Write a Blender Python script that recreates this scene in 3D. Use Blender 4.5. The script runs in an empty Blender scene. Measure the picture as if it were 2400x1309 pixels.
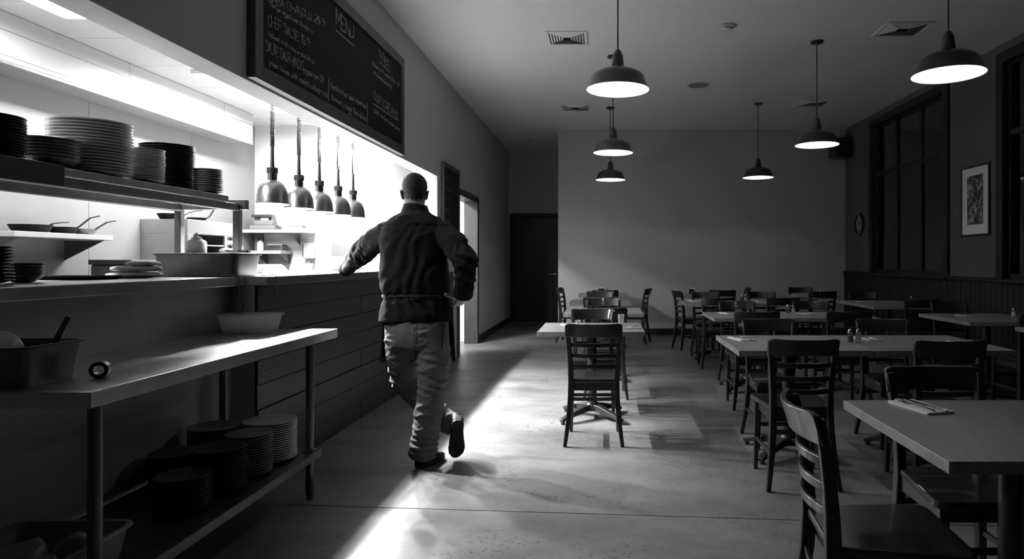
import bpy, bmesh, math, random
from math import sin, cos, pi, radians, sqrt
from mathutils import Vector, Matrix, noise
random.seed(7)
S = bpy.context.scene
C = S.collection

# ---------------------------------------------------------------- camera
# x = across the room, y = depth along the side walls, z = up; eye height 1.3 m
cd = bpy.data.cameras.new('camera'); cam = bpy.data.objects.new('camera', cd); C.objects.link(cam)
cam.location = (0, 0, 1.3); cam.rotation_euler = (pi/2, 0, 0)
cd.sensor_width = 36; cd.lens = 36*1550/2400
cd.shift_x = (1200-1415)/2400; cd.shift_y = -(654.5-610)/2400
cd.clip_start = 0.05; cd.clip_end = 100
S.camera = cam
# ---------------------------------------------------------------- world, view
w = bpy.data.worlds.new('night'); S.world = w; w.use_nodes = True
w.node_tree.nodes['Background'].inputs[0].default_value = (.5, .5, .5, 1)
w.node_tree.nodes['Background'].inputs[1].default_value = 0.002
vs = S.view_settings; vs.view_transform = 'Standard'; vs.look = 'None'; vs.gamma = 1; vs.exposure = 0.38
vs.use_curve_mapping = False
S.cycles.use_denoising = True
S.cycles.max_bounces = 8; S.cycles.diffuse_bounces = 5; S.cycles.glossy_bounces = 4
S.cycles.caustics_reflective = False; S.cycles.caustics_refractive = False
S.cycles.sample_clamp_indirect = 4
# light powers (the lamps themselves are built further down)
TUBE_W = 112.0     # each fluorescent fixture in the kitchen ceiling
HEAT_W = 300.0     # each heat lamp over the pass
PEND_W = 4.2       # each dining pendant

# ---------------------------------------------------------------- helpers
def mat(name, col, rough=.5, metal=0., spec=.5, grain=None, bump=None, trans=0., emit=None, coat=0., ior=1.45, lo=None):
    """grain=(scale, amount, stretch xyz): procedural tone variation; bump=(scale, strength, distance)"""
    m = bpy.data.materials.new(name); m.use_nodes = True
    nt = m.node_tree; b = nt.nodes['Principled BSDF']
    c = col if isinstance(col, tuple) else (col, col, col)
    b.inputs['Base Color'].default_value = (*c, 1)
    b.inputs['Roughness'].default_value = rough; b.inputs['Metallic'].default_value = metal
    b.inputs['Specular IOR Level'].default_value = spec; b.inputs['IOR'].default_value = ior
    b.inputs['Transmission Weight'].default_value = trans; b.inputs['Coat Weight'].default_value = coat
    if emit: b.inputs['Emission Color'].default_value = (1, 1, 1, 1); b.inputs['Emission Strength'].default_value = emit
    tc = None
    def coord(stretch):
        nonlocal tc
        if tc is None: tc = nt.nodes.new('ShaderNodeTexCoord')
        mp = nt.nodes.new('ShaderNodeMapping'); mp.inputs['Scale'].default_value = stretch
        nt.links.new(tc.outputs['Object'], mp.inputs[0]); return mp.outputs[0]
    if grain:
        sc, amt, st = grain
        n = nt.nodes.new('ShaderNodeTexNoise'); n.inputs['Scale'].default_value = sc; n.inputs['Detail'].default_value = 6
        n.inputs['Roughness'].default_value = .62
        nt.links.new(coord(st), n.inputs['Vector'])
        r = nt.nodes.new('ShaderNodeMapRange'); r.inputs[1].default_value = .3; r.inputs[2].default_value = .7
        r.inputs[3].default_value = 1-amt; r.inputs[4].default_value = 1+amt
        nt.links.new(n.outputs['Fac'], r.inputs[0])
        mx = nt.nodes.new('ShaderNodeMix'); mx.data_type = 'RGBA'; mx.blend_type = 'MULTIPLY'; mx.inputs[0].default_value = 1
        mx.inputs[6].default_value = (*c, 1); nt.links.new(r.outputs[0], mx.inputs[7])
        nt.links.new(mx.outputs[2], b.inputs['Base Color'])
        rr = nt.nodes.new('ShaderNodeMapRange'); rr.inputs[3].default_value = max(rough-.08, .02); rr.inputs[4].default_value = min(rough+.1, 1)
        nt.links.new(n.outputs['Fac'], rr.inputs[0]); nt.links.new(rr.outputs[0], b.inputs['Roughness'])
    if bump:
        sc, stg, dist = bump[:3]
        n2 = nt.nodes.new('ShaderNodeTexNoise'); n2.inputs['Scale'].default_value = sc; n2.inputs['Detail'].default_value = 4
        nt.links.new(coord(bump[3] if len(bump) > 3 else (1, 1, 1)), n2.inputs['Vector'])
        bp = nt.nodes.new('ShaderNodeBump'); bp.inputs['Strength'].default_value = stg; bp.inputs['Distance'].default_value = dist
        nt.links.new(n2.outputs['Fac'], bp.inputs['Height']); nt.links.new(bp.outputs[0], b.inputs['Normal'])
    return m

class MB:
    """collects faces for ONE mesh"""
    def __init__(s): s.v = []; s.f = []; s.sm = []
    def add(s, vs_, fs, smooth=False):
        o = len(s.v); s.v += [tuple(p) for p in vs_]; s.f += [tuple(i+o for i in f) for f in fs]; s.sm += [smooth]*len(fs); return s
    def box(s, x0, x1, y0, y1, z0, z1, M=None):
        p = [Vector((x, y, z)) for z in (z0, z1) for y in (y0, y1) for x in (x0, x1)]
        if M: p = [M @ q for q in p]
        return s.add(p, [(0, 2, 3, 1), (4, 5, 7, 6), (0, 1, 5, 4), (2, 6, 7, 3), (0, 4, 6, 2), (1, 3, 7, 5)])
    def rings(s, rs, cap=True, smooth=True):
        n = len(rs[0]); vs_ = [p for r in rs for p in r]; fs = []
        for i in range(len(rs)-1):
            for j in range(n): fs.append((i*n+j, i*n+(j+1) % n, (i+1)*n+(j+1) % n, (i+1)*n+j))
        if cap: fs.append(tuple(range(n-1, -1, -1))); fs.append(tuple((len(rs)-1)*n+j for j in range(n)))
        return s.add(vs_, fs, smooth)
    def tube(s, path, rad, n=12, cap=True, smooth=True, up=(0, 0, 1), closed=False):
        """rad: number, list of numbers, or list of (ra, rb): ra along side, rb along the other axis"""
        P = [Vector(p) for p in path]; rs = []; u = Vector(up)
        for i, p in enumerate(P):
            if closed: t = (P[(i+1) % len(P)]-P[i-1]).normalized()
            else: t = (P[min(i+1, len(P)-1)]-P[max(i-1, 0)]).normalized()
            side = t.cross(u)
            if side.length < 1e-3: side = t.cross(Vector((1, 0, 0)) if abs(t.x) < .9 else Vector((0, 1, 0)))
            side.normalize(); o = side.cross(t).normalized(); u = o
            r = rad[i] if isinstance(rad, list) else rad
            ra, rb = r if isinstance(r, tuple) else (r, r)
            rs.append([p+side*ra*cos(a)+o*rb*sin(a) for a in [2*pi*k/n for k in range(n)]])
        if closed: rs.append(rs[0]); cap = False
        return s.rings(rs, cap, smooth)
    def bar(s, path, w, h, up=(0, 0, 1)):
        """rectangular section, w along side, h along up; each a number or a list"""
        P = [Vector(p) for p in path]; rs = []; u = Vector(up)
        for i, p in enumerate(P):
            t = (P[min(i+1, len(P)-1)]-P[max(i-1, 0)]).normalized()
            side = t.cross(u).normalized(); o = side.cross(t).normalized()
            a = w[i] if isinstance(w, list) else w; b = h[i] if isinstance(h, list) else h
            rs.append([p+side*a/2*sx+o*b/2*sy for sx, sy in ((-1, -1), (1, -1), (1, 1), (-1, 1))])
        return s.rings(rs, True, True)
    def lathe(s, prof, n=32, c=(0, 0, 0), cap=True, M=None, closed=False):
        rs = []
        for r, z in prof: rs.append([Vector((c[0]+r*cos(2*pi*k/n), c[1]+r*sin(2*pi*k/n), c[2]+z)) for k in range(n)])
        if M: rs = [[M @ p for p in r] for r in rs]
        if closed: rs.append(rs[0]); cap = False
        return s.rings(rs, cap, True)
    def prism(s, pts, z0, z1, M=None):
        n = len(pts); v = [Vector((x, y, z0)) for x, y in pts]+[Vector((x, y, z1)) for x, y in pts]
        if M: v = [M @ p for p in v]
        return s.add(v, [tuple(range(n-1, -1, -1)), tuple(range(n, 2*n))]+[(i, (i+1) % n, n+(i+1) % n, n+i) for i in range(n)])
    def mesh(s, name, ang=35):
        me = bpy.data.meshes.new(name); me.from_pydata(s.v, [], s.f)
        me.polygons.foreach_set('use_smooth', s.sm); me.update()
        if any(s.sm): me.set_sharp_from_angle(angle=radians(ang))
        return me

def obj(name, mb, m, parent=None, bevel=0, label=None, segs=2, ang=35):
    me = mb if isinstance(mb, bpy.types.Mesh) else mb.mesh(name, ang)
    bm = bmesh.new(); bm.from_mesh(me); bmesh.ops.recalc_face_normals(bm, faces=bm.faces); bm.to_mesh(me); bm.free()
    me.materials.clear(); me.materials.append(m)
    o = bpy.data.objects.new(name, me); C.objects.link(o)
    if parent: o.parent = parent
    if bevel:
        b = o.modifiers.new('bevel', 'BEVEL'); b.width = bevel; b.segments = segs; b.limit_method = 'ANGLE'; b.angle_limit = radians(40)
        b.harden_normals = False
    if label: o['label'] = label
    return o
def thing(name, label, cat, loc=(0, 0, 0), rz=0, group=None, rot=None):
    o = bpy.data.objects.new(name, None); C.objects.link(o); o.empty_display_size = .1
    o.location = loc; o.rotation_euler = rot or (0, 0, rz); o['label'] = label; o['category'] = cat
    if group: o['group'] = group
    return o
def tag(o, label, cat, group=None, kind=None):
    o['label'] = label; o['category'] = cat
    if group: o['group'] = group
    if kind: o['kind'] = kind
    return o
def struct(name, mb, m, parent=None, bevel=0):
    o = obj(name, mb, m, parent, bevel)
    if not parent: o['kind'] = 'structure'
    return o
def dup(root, loc=None, rz=None, label=None, group=None):
    r = root.copy(); C.objects.link(r)
    if loc is not None: r.location = loc
    if rz is not None: r.rotation_euler = (0, 0, rz)
    if label: r['label'] = label
    if group: r['group'] = group
    for ch in list(root.children):
        c = ch.copy(); C.objects.link(c); c.parent = r; c.matrix_parent_inverse = ch.matrix_parent_inverse.copy()
        for g in ch.children:
            d = g.copy(); C.objects.link(d); d.parent = c
    return r
def lamp_light(name, loc, energy, radius, parent=None, kind='POINT'):
    l = bpy.data.lights.new(name, kind); l.energy = energy
    if kind == 'POINT': l.shadow_soft_size = radius
    o = bpy.data.objects.new(name, l); C.objects.link(o); o.location = loc
    if parent: o.parent = parent
    return o

# ---------------------------------------------------------------- materials
M = {}
M['wall'] = mat('painted_plaster', .56, .85, spec=.2, grain=(150, .17, (1, 1, 1)), bump=(220, .25, .002))
M['wall_r'] = mat('plaster_darkened_for_shade', .09, .85, spec=.2, grain=(150, .17, (1, 1, 1)), bump=(220, .25, .002))  # same plaster, darkened: the right wall's shade is put into the colour
M['wall_b'] = mat('grey_painted_plaster', .48, .85, spec=.2, grain=(150, .17, (1, 1, 1)), bump=(220, .25, .002))
M['ceil'] = mat('ceiling_paint', .84, .9, spec=.15, grain=(140, .12, (1, 1, 1)), bump=(200, .2, .002))
M['hoodm'] = mat('hood_panel', .30, .4, grain=(3, .05, (1, 1, 1)))
M['jamb'] = mat('door_jamb_wood', .035, .5, grain=(20, .3, (1, 1, .3)))
M['frontw'] = mat('dark_front_wall', .05, .8)
M['kwall'] = mat('kitchen_wall_panel', .19, .45, spec=.4, grain=(3, .05, (1, 1, 1)))
M['kceil'] = mat('kitchen_ceiling_panel', .62, .6, spec=.3)
M['wain'] = mat('dark_wainscot', .006, .6, grain=(6, .3, (1, 1, 6)))
M['base'] = mat('dark_baseboard', .02, .5)
M['dark'] = mat('black_paint', .012, .45)
M['steel'] = mat('brushed_steel', .42, .33, metal=1, grain=(3, .10, (1, 3, 1)))
M['steel_d'] = mat('worn_steel', .16, .38, metal=1, grain=(9, .2, (1, 1, 1)))
M['chrome'] = mat('polished_steel', .62, .13, metal=1)
M['wood'] = mat('dark_chair_wood', .015, .33, grain=(14, .35, (1, 1, 5)), coat=.3)
M['table'] = mat('table_laminate', .23, .38, grain=(9, .25, (8, 1, 1)))
M['iron'] = mat('black_cast_iron', .015, .42)
M['rim'] = mat('white_china', .75, .22)
M['china_d'] = mat('dark_glazed_china', .018, .3)
M['china_g'] = mat('grey_china', .2, .35)
M['white'] = mat('white_enamel', .85, .5)
M['plas'] = mat('white_plastic', .75, .4)
M['trans'] = mat('translucent_plastic', .8, .3); M['trans'].node_tree.nodes['Principled BSDF'].inputs['Alpha'].default_value = .6
M['cloth'] = mat('white_cloth', .8, .95, bump=(60, .5, .004))
M['frame'] = mat('stained_frame_wood', .04, .5, grain=(20, .35, (1, .3, 1)), bump=(30, .3, .002))
M['board'] = mat('chalkboard_slate', .007, .8, spec=.2, grain=(3.2, .45, (1, 1, .6)))
M['chalk'] = mat('white_chalk', .42, .9)
M['glass'] = mat('clear_glass', .8, .04); M['glass'].node_tree.nodes['Principled BSDF'].inputs['Alpha'].default_value = .22
M['blackp'] = mat('black_plastic', .015, .35)
M['rubber'] = mat('black_rubber', .012, .6)
M['pan'] = mat('seasoned_pan', .003, .7, spec=.15)
M['shelfm'] = mat('painted_shelf', .34, .5)
M['pane'] = mat('window_glass', .9, .02, trans=1)
for k_ in ('plas', 'trans'):
    b_ = M[k_].node_tree.nodes['Principled BSDF']; b_.inputs['Subsurface Weight'].default_value = .8; b_.inputs['Subsurface Scale'].default_value = .08; b_.inputs['Subsurface Radius'].default_value = (1, 1, 1)
# ---------------------------------------------------------------- floor material: polished, stained concrete with exposed aggregate
def floor_mat():
    m = mat('polished_concrete', .2, .3); nt = m.node_tree; b = nt.nodes['Principled BSDF']; L = nt.links.new
    tc = nt.nodes.new('ShaderNodeTexCoord')
    def noi(sc, det=5, st=(1, 1, 1), ro=.6):
        mp = nt.nodes.new('ShaderNodeMapping'); mp.inputs['Scale'].default_value = st; L(tc.outputs['Object'], mp.inputs[0])
        n = nt.nodes.new('ShaderNodeTexNoise'); n.inputs['Scale'].default_value = sc; n.inputs['Detail'].default_value = det
        n.inputs['Roughness'].default_value = ro; L(mp.outputs[0], n.inputs['Vector']); return n
    def rng(sock, a, b_, c, d):
        r = nt.nodes.new('ShaderNodeMapRange'); r.inputs[1].default_value = a; r.inputs[2].default_value = b_
        r.inputs[3].default_value = c; r.inputs[4].default_value = d; L(sock, r.inputs[0]); return r.outputs[0]
    def mul(a, c):
        n = nt.nodes.new('ShaderNodeMath'); n.operation = 'MULTIPLY'; L(a, n.inputs[0]); L(c, n.inputs[1]); return n.outputs[0]
    cloud = rng(noi(1.1, 7, (1, 1.6, 1)).outputs['Fac'], .3, .7, .62, 1.32)
    fine = rng(noi(26, 5).outputs['Fac'], .3, .7, .9, 1.1)
    v = nt.nodes.new('ShaderNodeTexVoronoi'); v.inputs['Scale'].default_value = 80; L(tc.outputs['Object'], v.inputs['Vector'])
    speck = rng(v.outputs['Color'], .80, .84, 1.0, .42)           # dark stones
    where = rng(noi(1.3, 3).outputs['Fac'], .44, .58, 0, 1)       # only where the paste has worn away
    sm = nt.nodes.new('ShaderNodeMix'); sm.data_type = 'FLOAT'; L(where, sm.inputs[0]); sm.inputs[2].default_value = 1; L(speck, sm.inputs[3])
    t = mul(mul(cloud, fine), sm.outputs[0])
    mx = nt.nodes.new('ShaderNodeMix'); mx.data_type = 'RGBA'; mx.blend_type = 'MULTIPLY'; mx.inputs[0].default_value = 1
    mx.inputs[6].default_value = (.16, .16, .16, 1); L(t, mx.inputs[7]); L(mx.outputs[2], b.inputs['Base Color'])
    L(rng(noi(2.2, 6, (1, 2, 1)).outputs['Fac'], .3, .7, .3, .5), b.inputs['Roughness'])
    bp = nt.nodes.new('ShaderNodeBump'); bp.inputs['Strength'].default_value = .25; bp.inputs['Distance'].default_value = .003
    L(noi(14, 6).outputs['Fac'], bp.inputs['Height']); L(bp.outputs[0], b.inputs['Normal'])
    return m
M['floor'] = floor_mat()
# seamed panels for the kitchen ceiling and walls: thin joints every 1.2 x .6 m
def seams(m, ux, uy, w, h, width=.006):
    nt = m.node_tree; L = nt.links.new; b = nt.nodes['Principled BSDF']
    tc = nt.nodes.new('ShaderNodeTexCoord'); sp = nt.nodes.new('ShaderNodeSeparateXYZ'); L(tc.outputs['Object'], sp.inputs[0])
    cb = nt.nodes.new('ShaderNodeCombineXYZ'); L(sp.outputs[ux], cb.inputs[0]); L(sp.outputs[uy], cb.inputs[1])
    br = nt.nodes.new('ShaderNodeTexBrick'); br.offset = 0; br.inputs['Scale'].default_value = 1
    br.inputs['Brick Width'].default_value = w; br.inputs['Row Height'].default_value = h; br.inputs['Mortar Size'].default_value = width/2
    br.inputs['Mortar Smooth'].default_value = 0; L(cb.outputs[0], br.inputs['Vector'])
    br.inputs['Color1'].default_value = br.inputs['Color2'].default_value = (1, 1, 1, 1); br.inputs['Mortar'].default_value = (.35, .35, .35, 1)
    mx = nt.nodes.new('ShaderNodeMix'); mx.data_type = 'RGBA'; mx.blend_type = 'MULTIPLY'; mx.inputs[0].default_value = 1
    src = b.inputs['Base Color'].links[0].from_socket if b.inputs['Base Color'].links else None
    if src: L(src, mx.inputs[6])
    else: mx.inputs[6].default_value = b.inputs['Base Color'].default_value[:]
    L(br.outputs['Color'], mx.inputs[7]); L(mx.outputs[2], b.inputs['Base Color'])
seams(M['kceil'], 0, 1, 1.2, .62); seams(M['kwall'], 1, 2, 1.22, 3.4, .007); seams(M['hoodm'], 1, 2, 1.22, .147, .006)

# ---------------------------------------------------------------- shell
XL, XR, YB, YF, H = -2.0, 4.24, 11.6, 13.9, 3.6
WT = .165                                   # thickness of the wall with the pass-through
Y0 = -1.6
# floor: two pours with an open joint between them
ya, yb = 3.55+.165*(-1.56-XL)/1, 0
def jy(x): return 3.535 - .085*(x+1.56)     # the joint runs slightly askew
f = MB()
f.prism([(XL-.3, Y0), (XR+.2, Y0), (XR+.2, jy(XR)-.004), (XL-.3, jy(XL)-.004)], -.12, 0)
f.prism([(XL-.3, jy(XL)+.004), (XR+.2, jy(XR)+.004), (XR+.2, YF+.2), (XL-.3, YF+.2)], -.12, 0)
f.box(XL-.3, XR+.2, Y0, YF, -.16, -.13)
struct('floor', f, M['floor'])
struct('floor_kitchen', MB().box(-4.0, XL-.3, 1.0, 10.8, -.12, 0), M['floor'])
struct('ceiling', MB().box(XL-.2, XR+.2, Y0, YF+.2, H, H+.1), M['ceil'])
struct('ceiling_kitchen', MB().box(-4.0, XL-WT, 1.0, 10.8, 2.758, 2.85), M['kceil'])
# wall with the long pass-through opening (y 1.5-7.95, z 1.155-2.315) and the kitchen door (y 9.3-10.25)
OY0, OY1, OZ0, OZ1 = 1.5, 7.95, 1.155, 2.315
DY0, DY1, DZ = 9.13, 10.34, 2.2
b = MB()
b.box(XL-WT, XL, Y0, OY0, 0, H).box(XL-WT, -2.135, OY0, 3.79, 0, OZ0).box(XL-WT, XL, 3.79, OY1, 0, OZ0).box(XL-WT, XL, OY0, OY1, OZ1, H)
b.box(XL-WT, XL, OY1, DY0-.035, 0, H).box(XL-WT, XL, DY0-.035, DY1+.035, DZ+.035, H).box(XL-WT, XL, DY1+.035, YF+.1, 0, H)
struct('wall_left', b, M['wall'])
struct('wall_back', MB().box(-.8, XR+.15, YB, YF+.1, 0, H), M['wall_b'])
struct('wall_recess', MB().box(XL-.15, -.8, YF, YF+.15, 0, H), M['wall'])
struct('wall_front', MB().box(XL-.15, XR+.15, Y0-.15, Y0, 0, H), M['frontw'])
WY = [(4.75, 7.0), (8.2, 10.4)]; WZ0, WZ1 = 1.0, 3.42
b = MB()
e = [Y0]+[t for p in WY for t in p]+[YB]
for i in range(0, 6, 2): b.box(XR, XR+.2, e[i], e[i+1], 0, H)
for p in WY: b.box(XR, XR+.2, p[0], p[1], 0, WZ0).box(XR, XR+.2, p[0], p[1], WZ1, H)
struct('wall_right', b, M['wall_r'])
M['kwhite'] = mat('glossy_white_wall', .85, .4)
struct('wall_kitchen_back', MB().box(-3.95, -3.8, 1.0, 10.8, 0, 2.8), M['kwall'])
struct('wall_kitchen_end', MB().box(-3.95, XL-WT, 10.6, 10.75, 0, 2.8), M['kwhite'])
struct('wall_kitchen_near', MB().box(-3.95, XL-WT, 1.0, 1.2, 0, 2.8), M['kwall'])
struct('wall_kitchen_partition', MB().box(-3.8, -3.11, 7.2, 10.6, 0, 2.758), M['kwhite'])
# baseboards
struct('baseboard_left', MB().box(XL, XL+.016, DY1+.1, YF, 0, .11), M['base'], bevel=.003)
struct('baseboard_recess', MB().box(XL+.016, -1.97, YF-.016, YF, 0, .11).box(-.86, -.8, YF-.016, YF, 0, .11), M['base'], bevel=.003)
struct('baseboard_back', MB().box(-.8, XR-.03, YB-.016, YB, 0, .11), M['base'], bevel=.003)
struct('baseboard_side', MB().box(-.816, -.8, YB-.016, YF-.016, 0, .11), M['base'], bevel=.003)
# wainscot on the right wall
b = MB()
b.box(XR-.02, XR, Y0, YB, 0, 1.07)
y = Y0
while y < YB-.1: b.box(XR-.026, XR-.02, y+.004, min(y+.096, YB), .1, 1.05); y += .1
struct('trim_wainscot', b, M['wain'])
b = MB().box(XR-.05, XR, Y0, WY[0][0]-.1, 1.07, 1.115).box(XR-.05, XR, WY[0][1]+.1, WY[1][0]-.1, 1.07, 1.115).box(XR-.05, XR, WY[1][1]+.1, YB-.02, 1.07, 1.115).box(XR-.04, XR, Y0, YB, 0, .1)
struct('trim_rail', b, M['wain'], bevel=.004)
# windows: dark casing, double sashes, black night behind the glass
for k, (a, c) in enumerate(WY):
    w = struct('window_%d' % (k+1), MB().box(XR-.035, XR+.06, a-.1, a+.02, WZ0-.02, WZ1+.08).box(XR-.035, XR+.06, c-.02, c+.1, WZ0-.02, WZ1+.08)
               .box(XR-.035, XR+.06, a+.02, c-.02, WZ1-.03, WZ1+.08), M['wain'], bevel=.004)
    obj('window_sill', MB().box(XR-.09, XR+.1, a-.12, c+.12, 1.07, 1.105), M['wain'], w, .005)
    s_ = MB(); n = 3; d = (c-a)/n
    for i in range(n+1): s_.box(XR+.04, XR+.09, a+i*d-.035, a+i*d+.035, WZ0, WZ1)
    for z in (1.1, 2.62, WZ1-.06): s_.box(XR+.045, XR+.085, a, c, z, z+.06)
    obj('sash', s_, M['wain'], w, .003)
    obj('pane', MB().box(XR+.06, XR+.066, a+.01, c-.01, WZ0+.05, WZ1-.05), M['pane'], w)
# kitchen door opening: dark timber lining and casing, door leaf swung into the kitchen
b = MB()
b.box(XL-WT-.02, XL+.03, DY1, DY1+.034, 0, DZ+.034).box(XL-WT-.02, XL+.018, DY0-.034, DY0, 0, DZ+.034).box(XL-WT-.02, XL+.03, DY0, DY1, DZ, DZ+.034)
b.box(XL, XL+.018, DY0-.12, DY0-.035, 0, DZ+.09).box(XL, XL+.03, DY1+.035, DY1+.11, 0, DZ+.09).box(XL, XL+.03, DY0-.035, DY1+.035, DZ+.035, DZ+.09)
struct('door_1', b, M['jamb'], bevel=.004)
# white lining round the pass-through
b = MB().box(XL-WT, XL-.002, OY0, OY1-.004, OZ1-.004, OZ1).box(XL-WT, XL-.002, OY1-.004, OY1, 1.21, OZ1)
struct('trim_opening', b, M['kwhite'])
# hall door in the recess
d2 = struct('door_2', MB().box(-1.97, -1.88, YF-.03, YF, 0, 2.28).box(-.95, -.86, YF-.03, YF, 0, 2.28).box(-1.88, -.95, YF-.03, YF, 2.19, 2.28), M['wain'], bevel=.004)
l = obj('door_leaf', MB().box(-1.88, -.95, YF-.022, YF+.01, .012, 2.19).box(-1.76, -1.07, YF-.03, YF-.022, .2, .95).box(-1.76, -1.07, YF-.03, YF-.022, 1.1, 2.05), M['dark'], d2, .004)
hd = MB(); hd.tube([(-1.02, YF-.03, 1.02), (-1.02, YF-.085, 1.02), (-1.10, YF-.09, 1.02), (-1.15, YF-.088, 1.015)], .011, 10)
hd.lathe([(.0, 0), (.03, 0), (.03, .008), (0, .008)], 20, M=Matrix.Translation((-1.02, YF-.022, 1.02)) @ Matrix.Rotation(pi/2, 4, 'X'))
obj('door_handle', hd, M['chrome'], d2, label='steel lever handle')
obj('threshold', MB().box(-1.9, -.93, YF-.09, YF-.02, 0, .012), M['steel'], d2, .003, label='metal threshold strip')
# ---------------------------------------------------------------- chairs
def rrect(w0, w1, y0, y1, r, n=4):
    """rounded trapezoid: half widths w0 at y0, w1 at y1"""
    pts = []
    for cx, cy, a0 in ((w0-r, y0+r, -90), (w1-r, y1-r, 0), (-(w1-r), y1-r, 90), (-(w0-r), y0+r, 180)):
        for k in range(n+1):
            a = radians(a0+90*k/n); pts.append((cx+r*cos(a), cy+r*sin(a)))
    return pts
def make_chair():
    t = thing('dining_chair', 'x', 'chair')
    wd = M['wood']
    obj('seat', MB().prism(rrect(.175, .21, -.20, .21, .05, 5), .437, .466), wd, t, .009, segs=3)
    a = MB().box(-.165, .165, -.175, -.155, .378, .437).box(-.165, .165, .14, .16, .378, .437).box(-.168, -.148, -.165, .15, .378, .437).box(.148, .168, -.165, .15, .378, .437)
    obj('seat_frame', a, wd, t, .003)
    zs = [0, .1, .2, .33, .45, .55, .65, .75, .84]
    xs = [.202, .188, .176, .165, .161, .163, .17, .178, .186]
    ys = [-.246, -.228, -.212, -.196, -.19, -.194, -.203, -.217, -.235]
    for s in (-1, 1):
        p = MB().bar([(s*x, y, z) for x, y, z in zip(xs, ys, zs)], [.026, .03, .034, .037, .038, .036, .034, .032, .03], [.03, .036, .042, .046, .046, .042, .038, .034, .03], up=(0, 1, 0))
        obj('rear_leg', p, wd, t, .005)
    for s in (-1, 1):
        obj('front_leg', MB().bar([(s*.178, .172, 0), (s*.172, .165, .25), (s*.168, .16, .437)], [.024, .032, .036], [.024, .032, .036], up=(0, 1, 0)), wd, t, .004)
    def arc(hw, y, z, bow, n=10): return [(-hw+2*hw*i/n, y-bow*(1-(2*i/n-1)**2), z) for i in range(n+1)]
    # crest rail: deep bowed board, a little higher at the ends
    v = []; n = 14
    R = []
    for i in range(n+1):
        u = 2*i/n-1; x = .201*u; b_ = .055*(1-u*u)
        top = .858+.006*abs(u)**3 - (.012 if abs(u) > .97 else 0); bot = .762+.004*(1-u*u)
        R.append([Vector((x, -.217-b_-.011, bot)), Vector((x, -.217-b_+.011, bot)), Vector((x, -.243-b_+.010, top)), Vector((x, -.243-b_-.012, top))])
    obj('crest_rail', MB().rings(R, True, True), wd, t, .005)
    for z, y in ((.708, -.210), (.632, -.201), (.558, -.195)):
        obj('slat', MB().bar(arc(.168, y, z, .043), .014, .028, up=(0, 0, 1)), wd, t, .003)
    obj('stretcher', MB().bar(arc(.165, -.198, .325, .012), .016, .024), wd, t, .003)
    obj('stretcher', MB().bar([(-.172, .165, .28), (.172, .165, .28)], .016, .024), wd, t, .003)
    for s in (-1, 1): obj('stretcher', MB().bar([(s*.176, .166, .2), (s*.178, -.214, .2)], .016, .022), wd, t, .003)
    return t
chair0 = make_chair(); _ch = [False]
def chair(x, y, rz, label, group=None):
    """rz in degrees: 0 faces away from the camera, 180 faces it"""
    if not _ch[0]:
        _ch[0] = True; r = chair0; r.location = (x, y, 0); r.rotation_euler = (0, 0, radians(rz)); r['label'] = label
        if group: r['group'] = group
        return r
    return dup(chair0, (x, y, 0), radians(rz), label, group or 'ladder-back dining chairs')
chair0['group'] = 'ladder-back dining chairs'

# ---------------------------------------------------------------- tables
TT = .75
def make_table(w, d, py=0):
    t = thing('dining_table', 'x', 'table', group='square dining tables')
    obj('tabletop', MB().box(-w/2, w/2, -d/2, d/2, TT-.036, TT), M['table'], t, .003)
    obj('column', MB().tube([(0, py, .10), (0, py, TT-.055)], .038, 20), M['iron'], t)
    obj('top_plate', MB().box(-.03, .03, py-.24, py+.24, TT-.058, TT-.036).box(-.24, .24, py-.03, py+.03, TT-.058, TT-.036), M['iron'], t, .003)
    b = MB()
    for k in range(4):
        a = pi/4+k*pi/2; dx, dy = cos(a), sin(a)
        b.bar([(0, py, .095), (dx*.1, py+dy*.1, .088), (dx*.25, py+dy*.25, .058), (dx*.34, py+dy*.34, .032)], [.06, .055, .045, .04], [.05, .05, .036, .024])
        b.tube([(dx*.32, py+dy*.32, 0), (dx*.32, py+dy*.32, .034)], .017, 12)
    b.tube([(0, py, .07), (0, py, .135)], [.075, .045], 20)
    obj('cross_base', b, M['iron'], t, .004)
    return t
T = {}
def table(key, x0, x1, y0, y1, label, py=0):
    t = make_table(x1-x0, y1-y0, py) if not T or py else None
    if t is None:
        src = T['one']; sz = (x1-x0, y1-y0)
        if sz == src[1]: t = dup(src[0])
        else: t = make_table(*sz)
    t.location = ((x0+x1)/2, (y0+y1)/2, 0); t['label'] = label
    if not T: T['one'] = (t, (x1-x0, y1-y0))
    T[key] = (x0, x1, y0, y1)
    return t
W = 'square pale-topped table '
table('A', .945, 1.775, 1.81, 2.61, 'big pale-topped table in the near corner, close to the camera')
table('1', -.514, .320, 5.10, 5.84, W+'behind the single chair on open floor')
table('2', -.42, .417, 6.85, 7.70, W+'second in the row behind the open-floor table')
table('3', -.45, .36, 8.5, 9.35, W+'third in the row under the farthest middle pendant')
table('4', -.40, .40, 10.4, 11.3, W+'last of its row against the back wall')
table('B1', .825, 1.655, 4.04, 4.87, 'pale table, window-far half of the long joined table with shakers')
table('B2', 1.66, 2.53, 4.04, 4.87, 'pale table, window-side half of the long joined table with shakers')
table('C1', 1.055, 1.85, 6.31, 7.08, 'pale table, floor-side half of the second joined pair')
table('C2', 1.855, 2.65, 6.31, 7.08, 'pale table, window-side half of the second joined pair')
table('D1', 1.045, 1.82, 8.44, 9.18, 'pale table, floor-side half of the third joined pair')
table('D2', 1.825, 2.62, 8.44, 9.18, 'pale table, window-side half of the third joined pair')
table('E', 1.25, 2.05, 10.35, 11.15, W+'in the last row by the back wall, holding condiments')
table('F', 2.85, 3.6, 9.95, 10.7, W+'in the corner below the clock')
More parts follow.
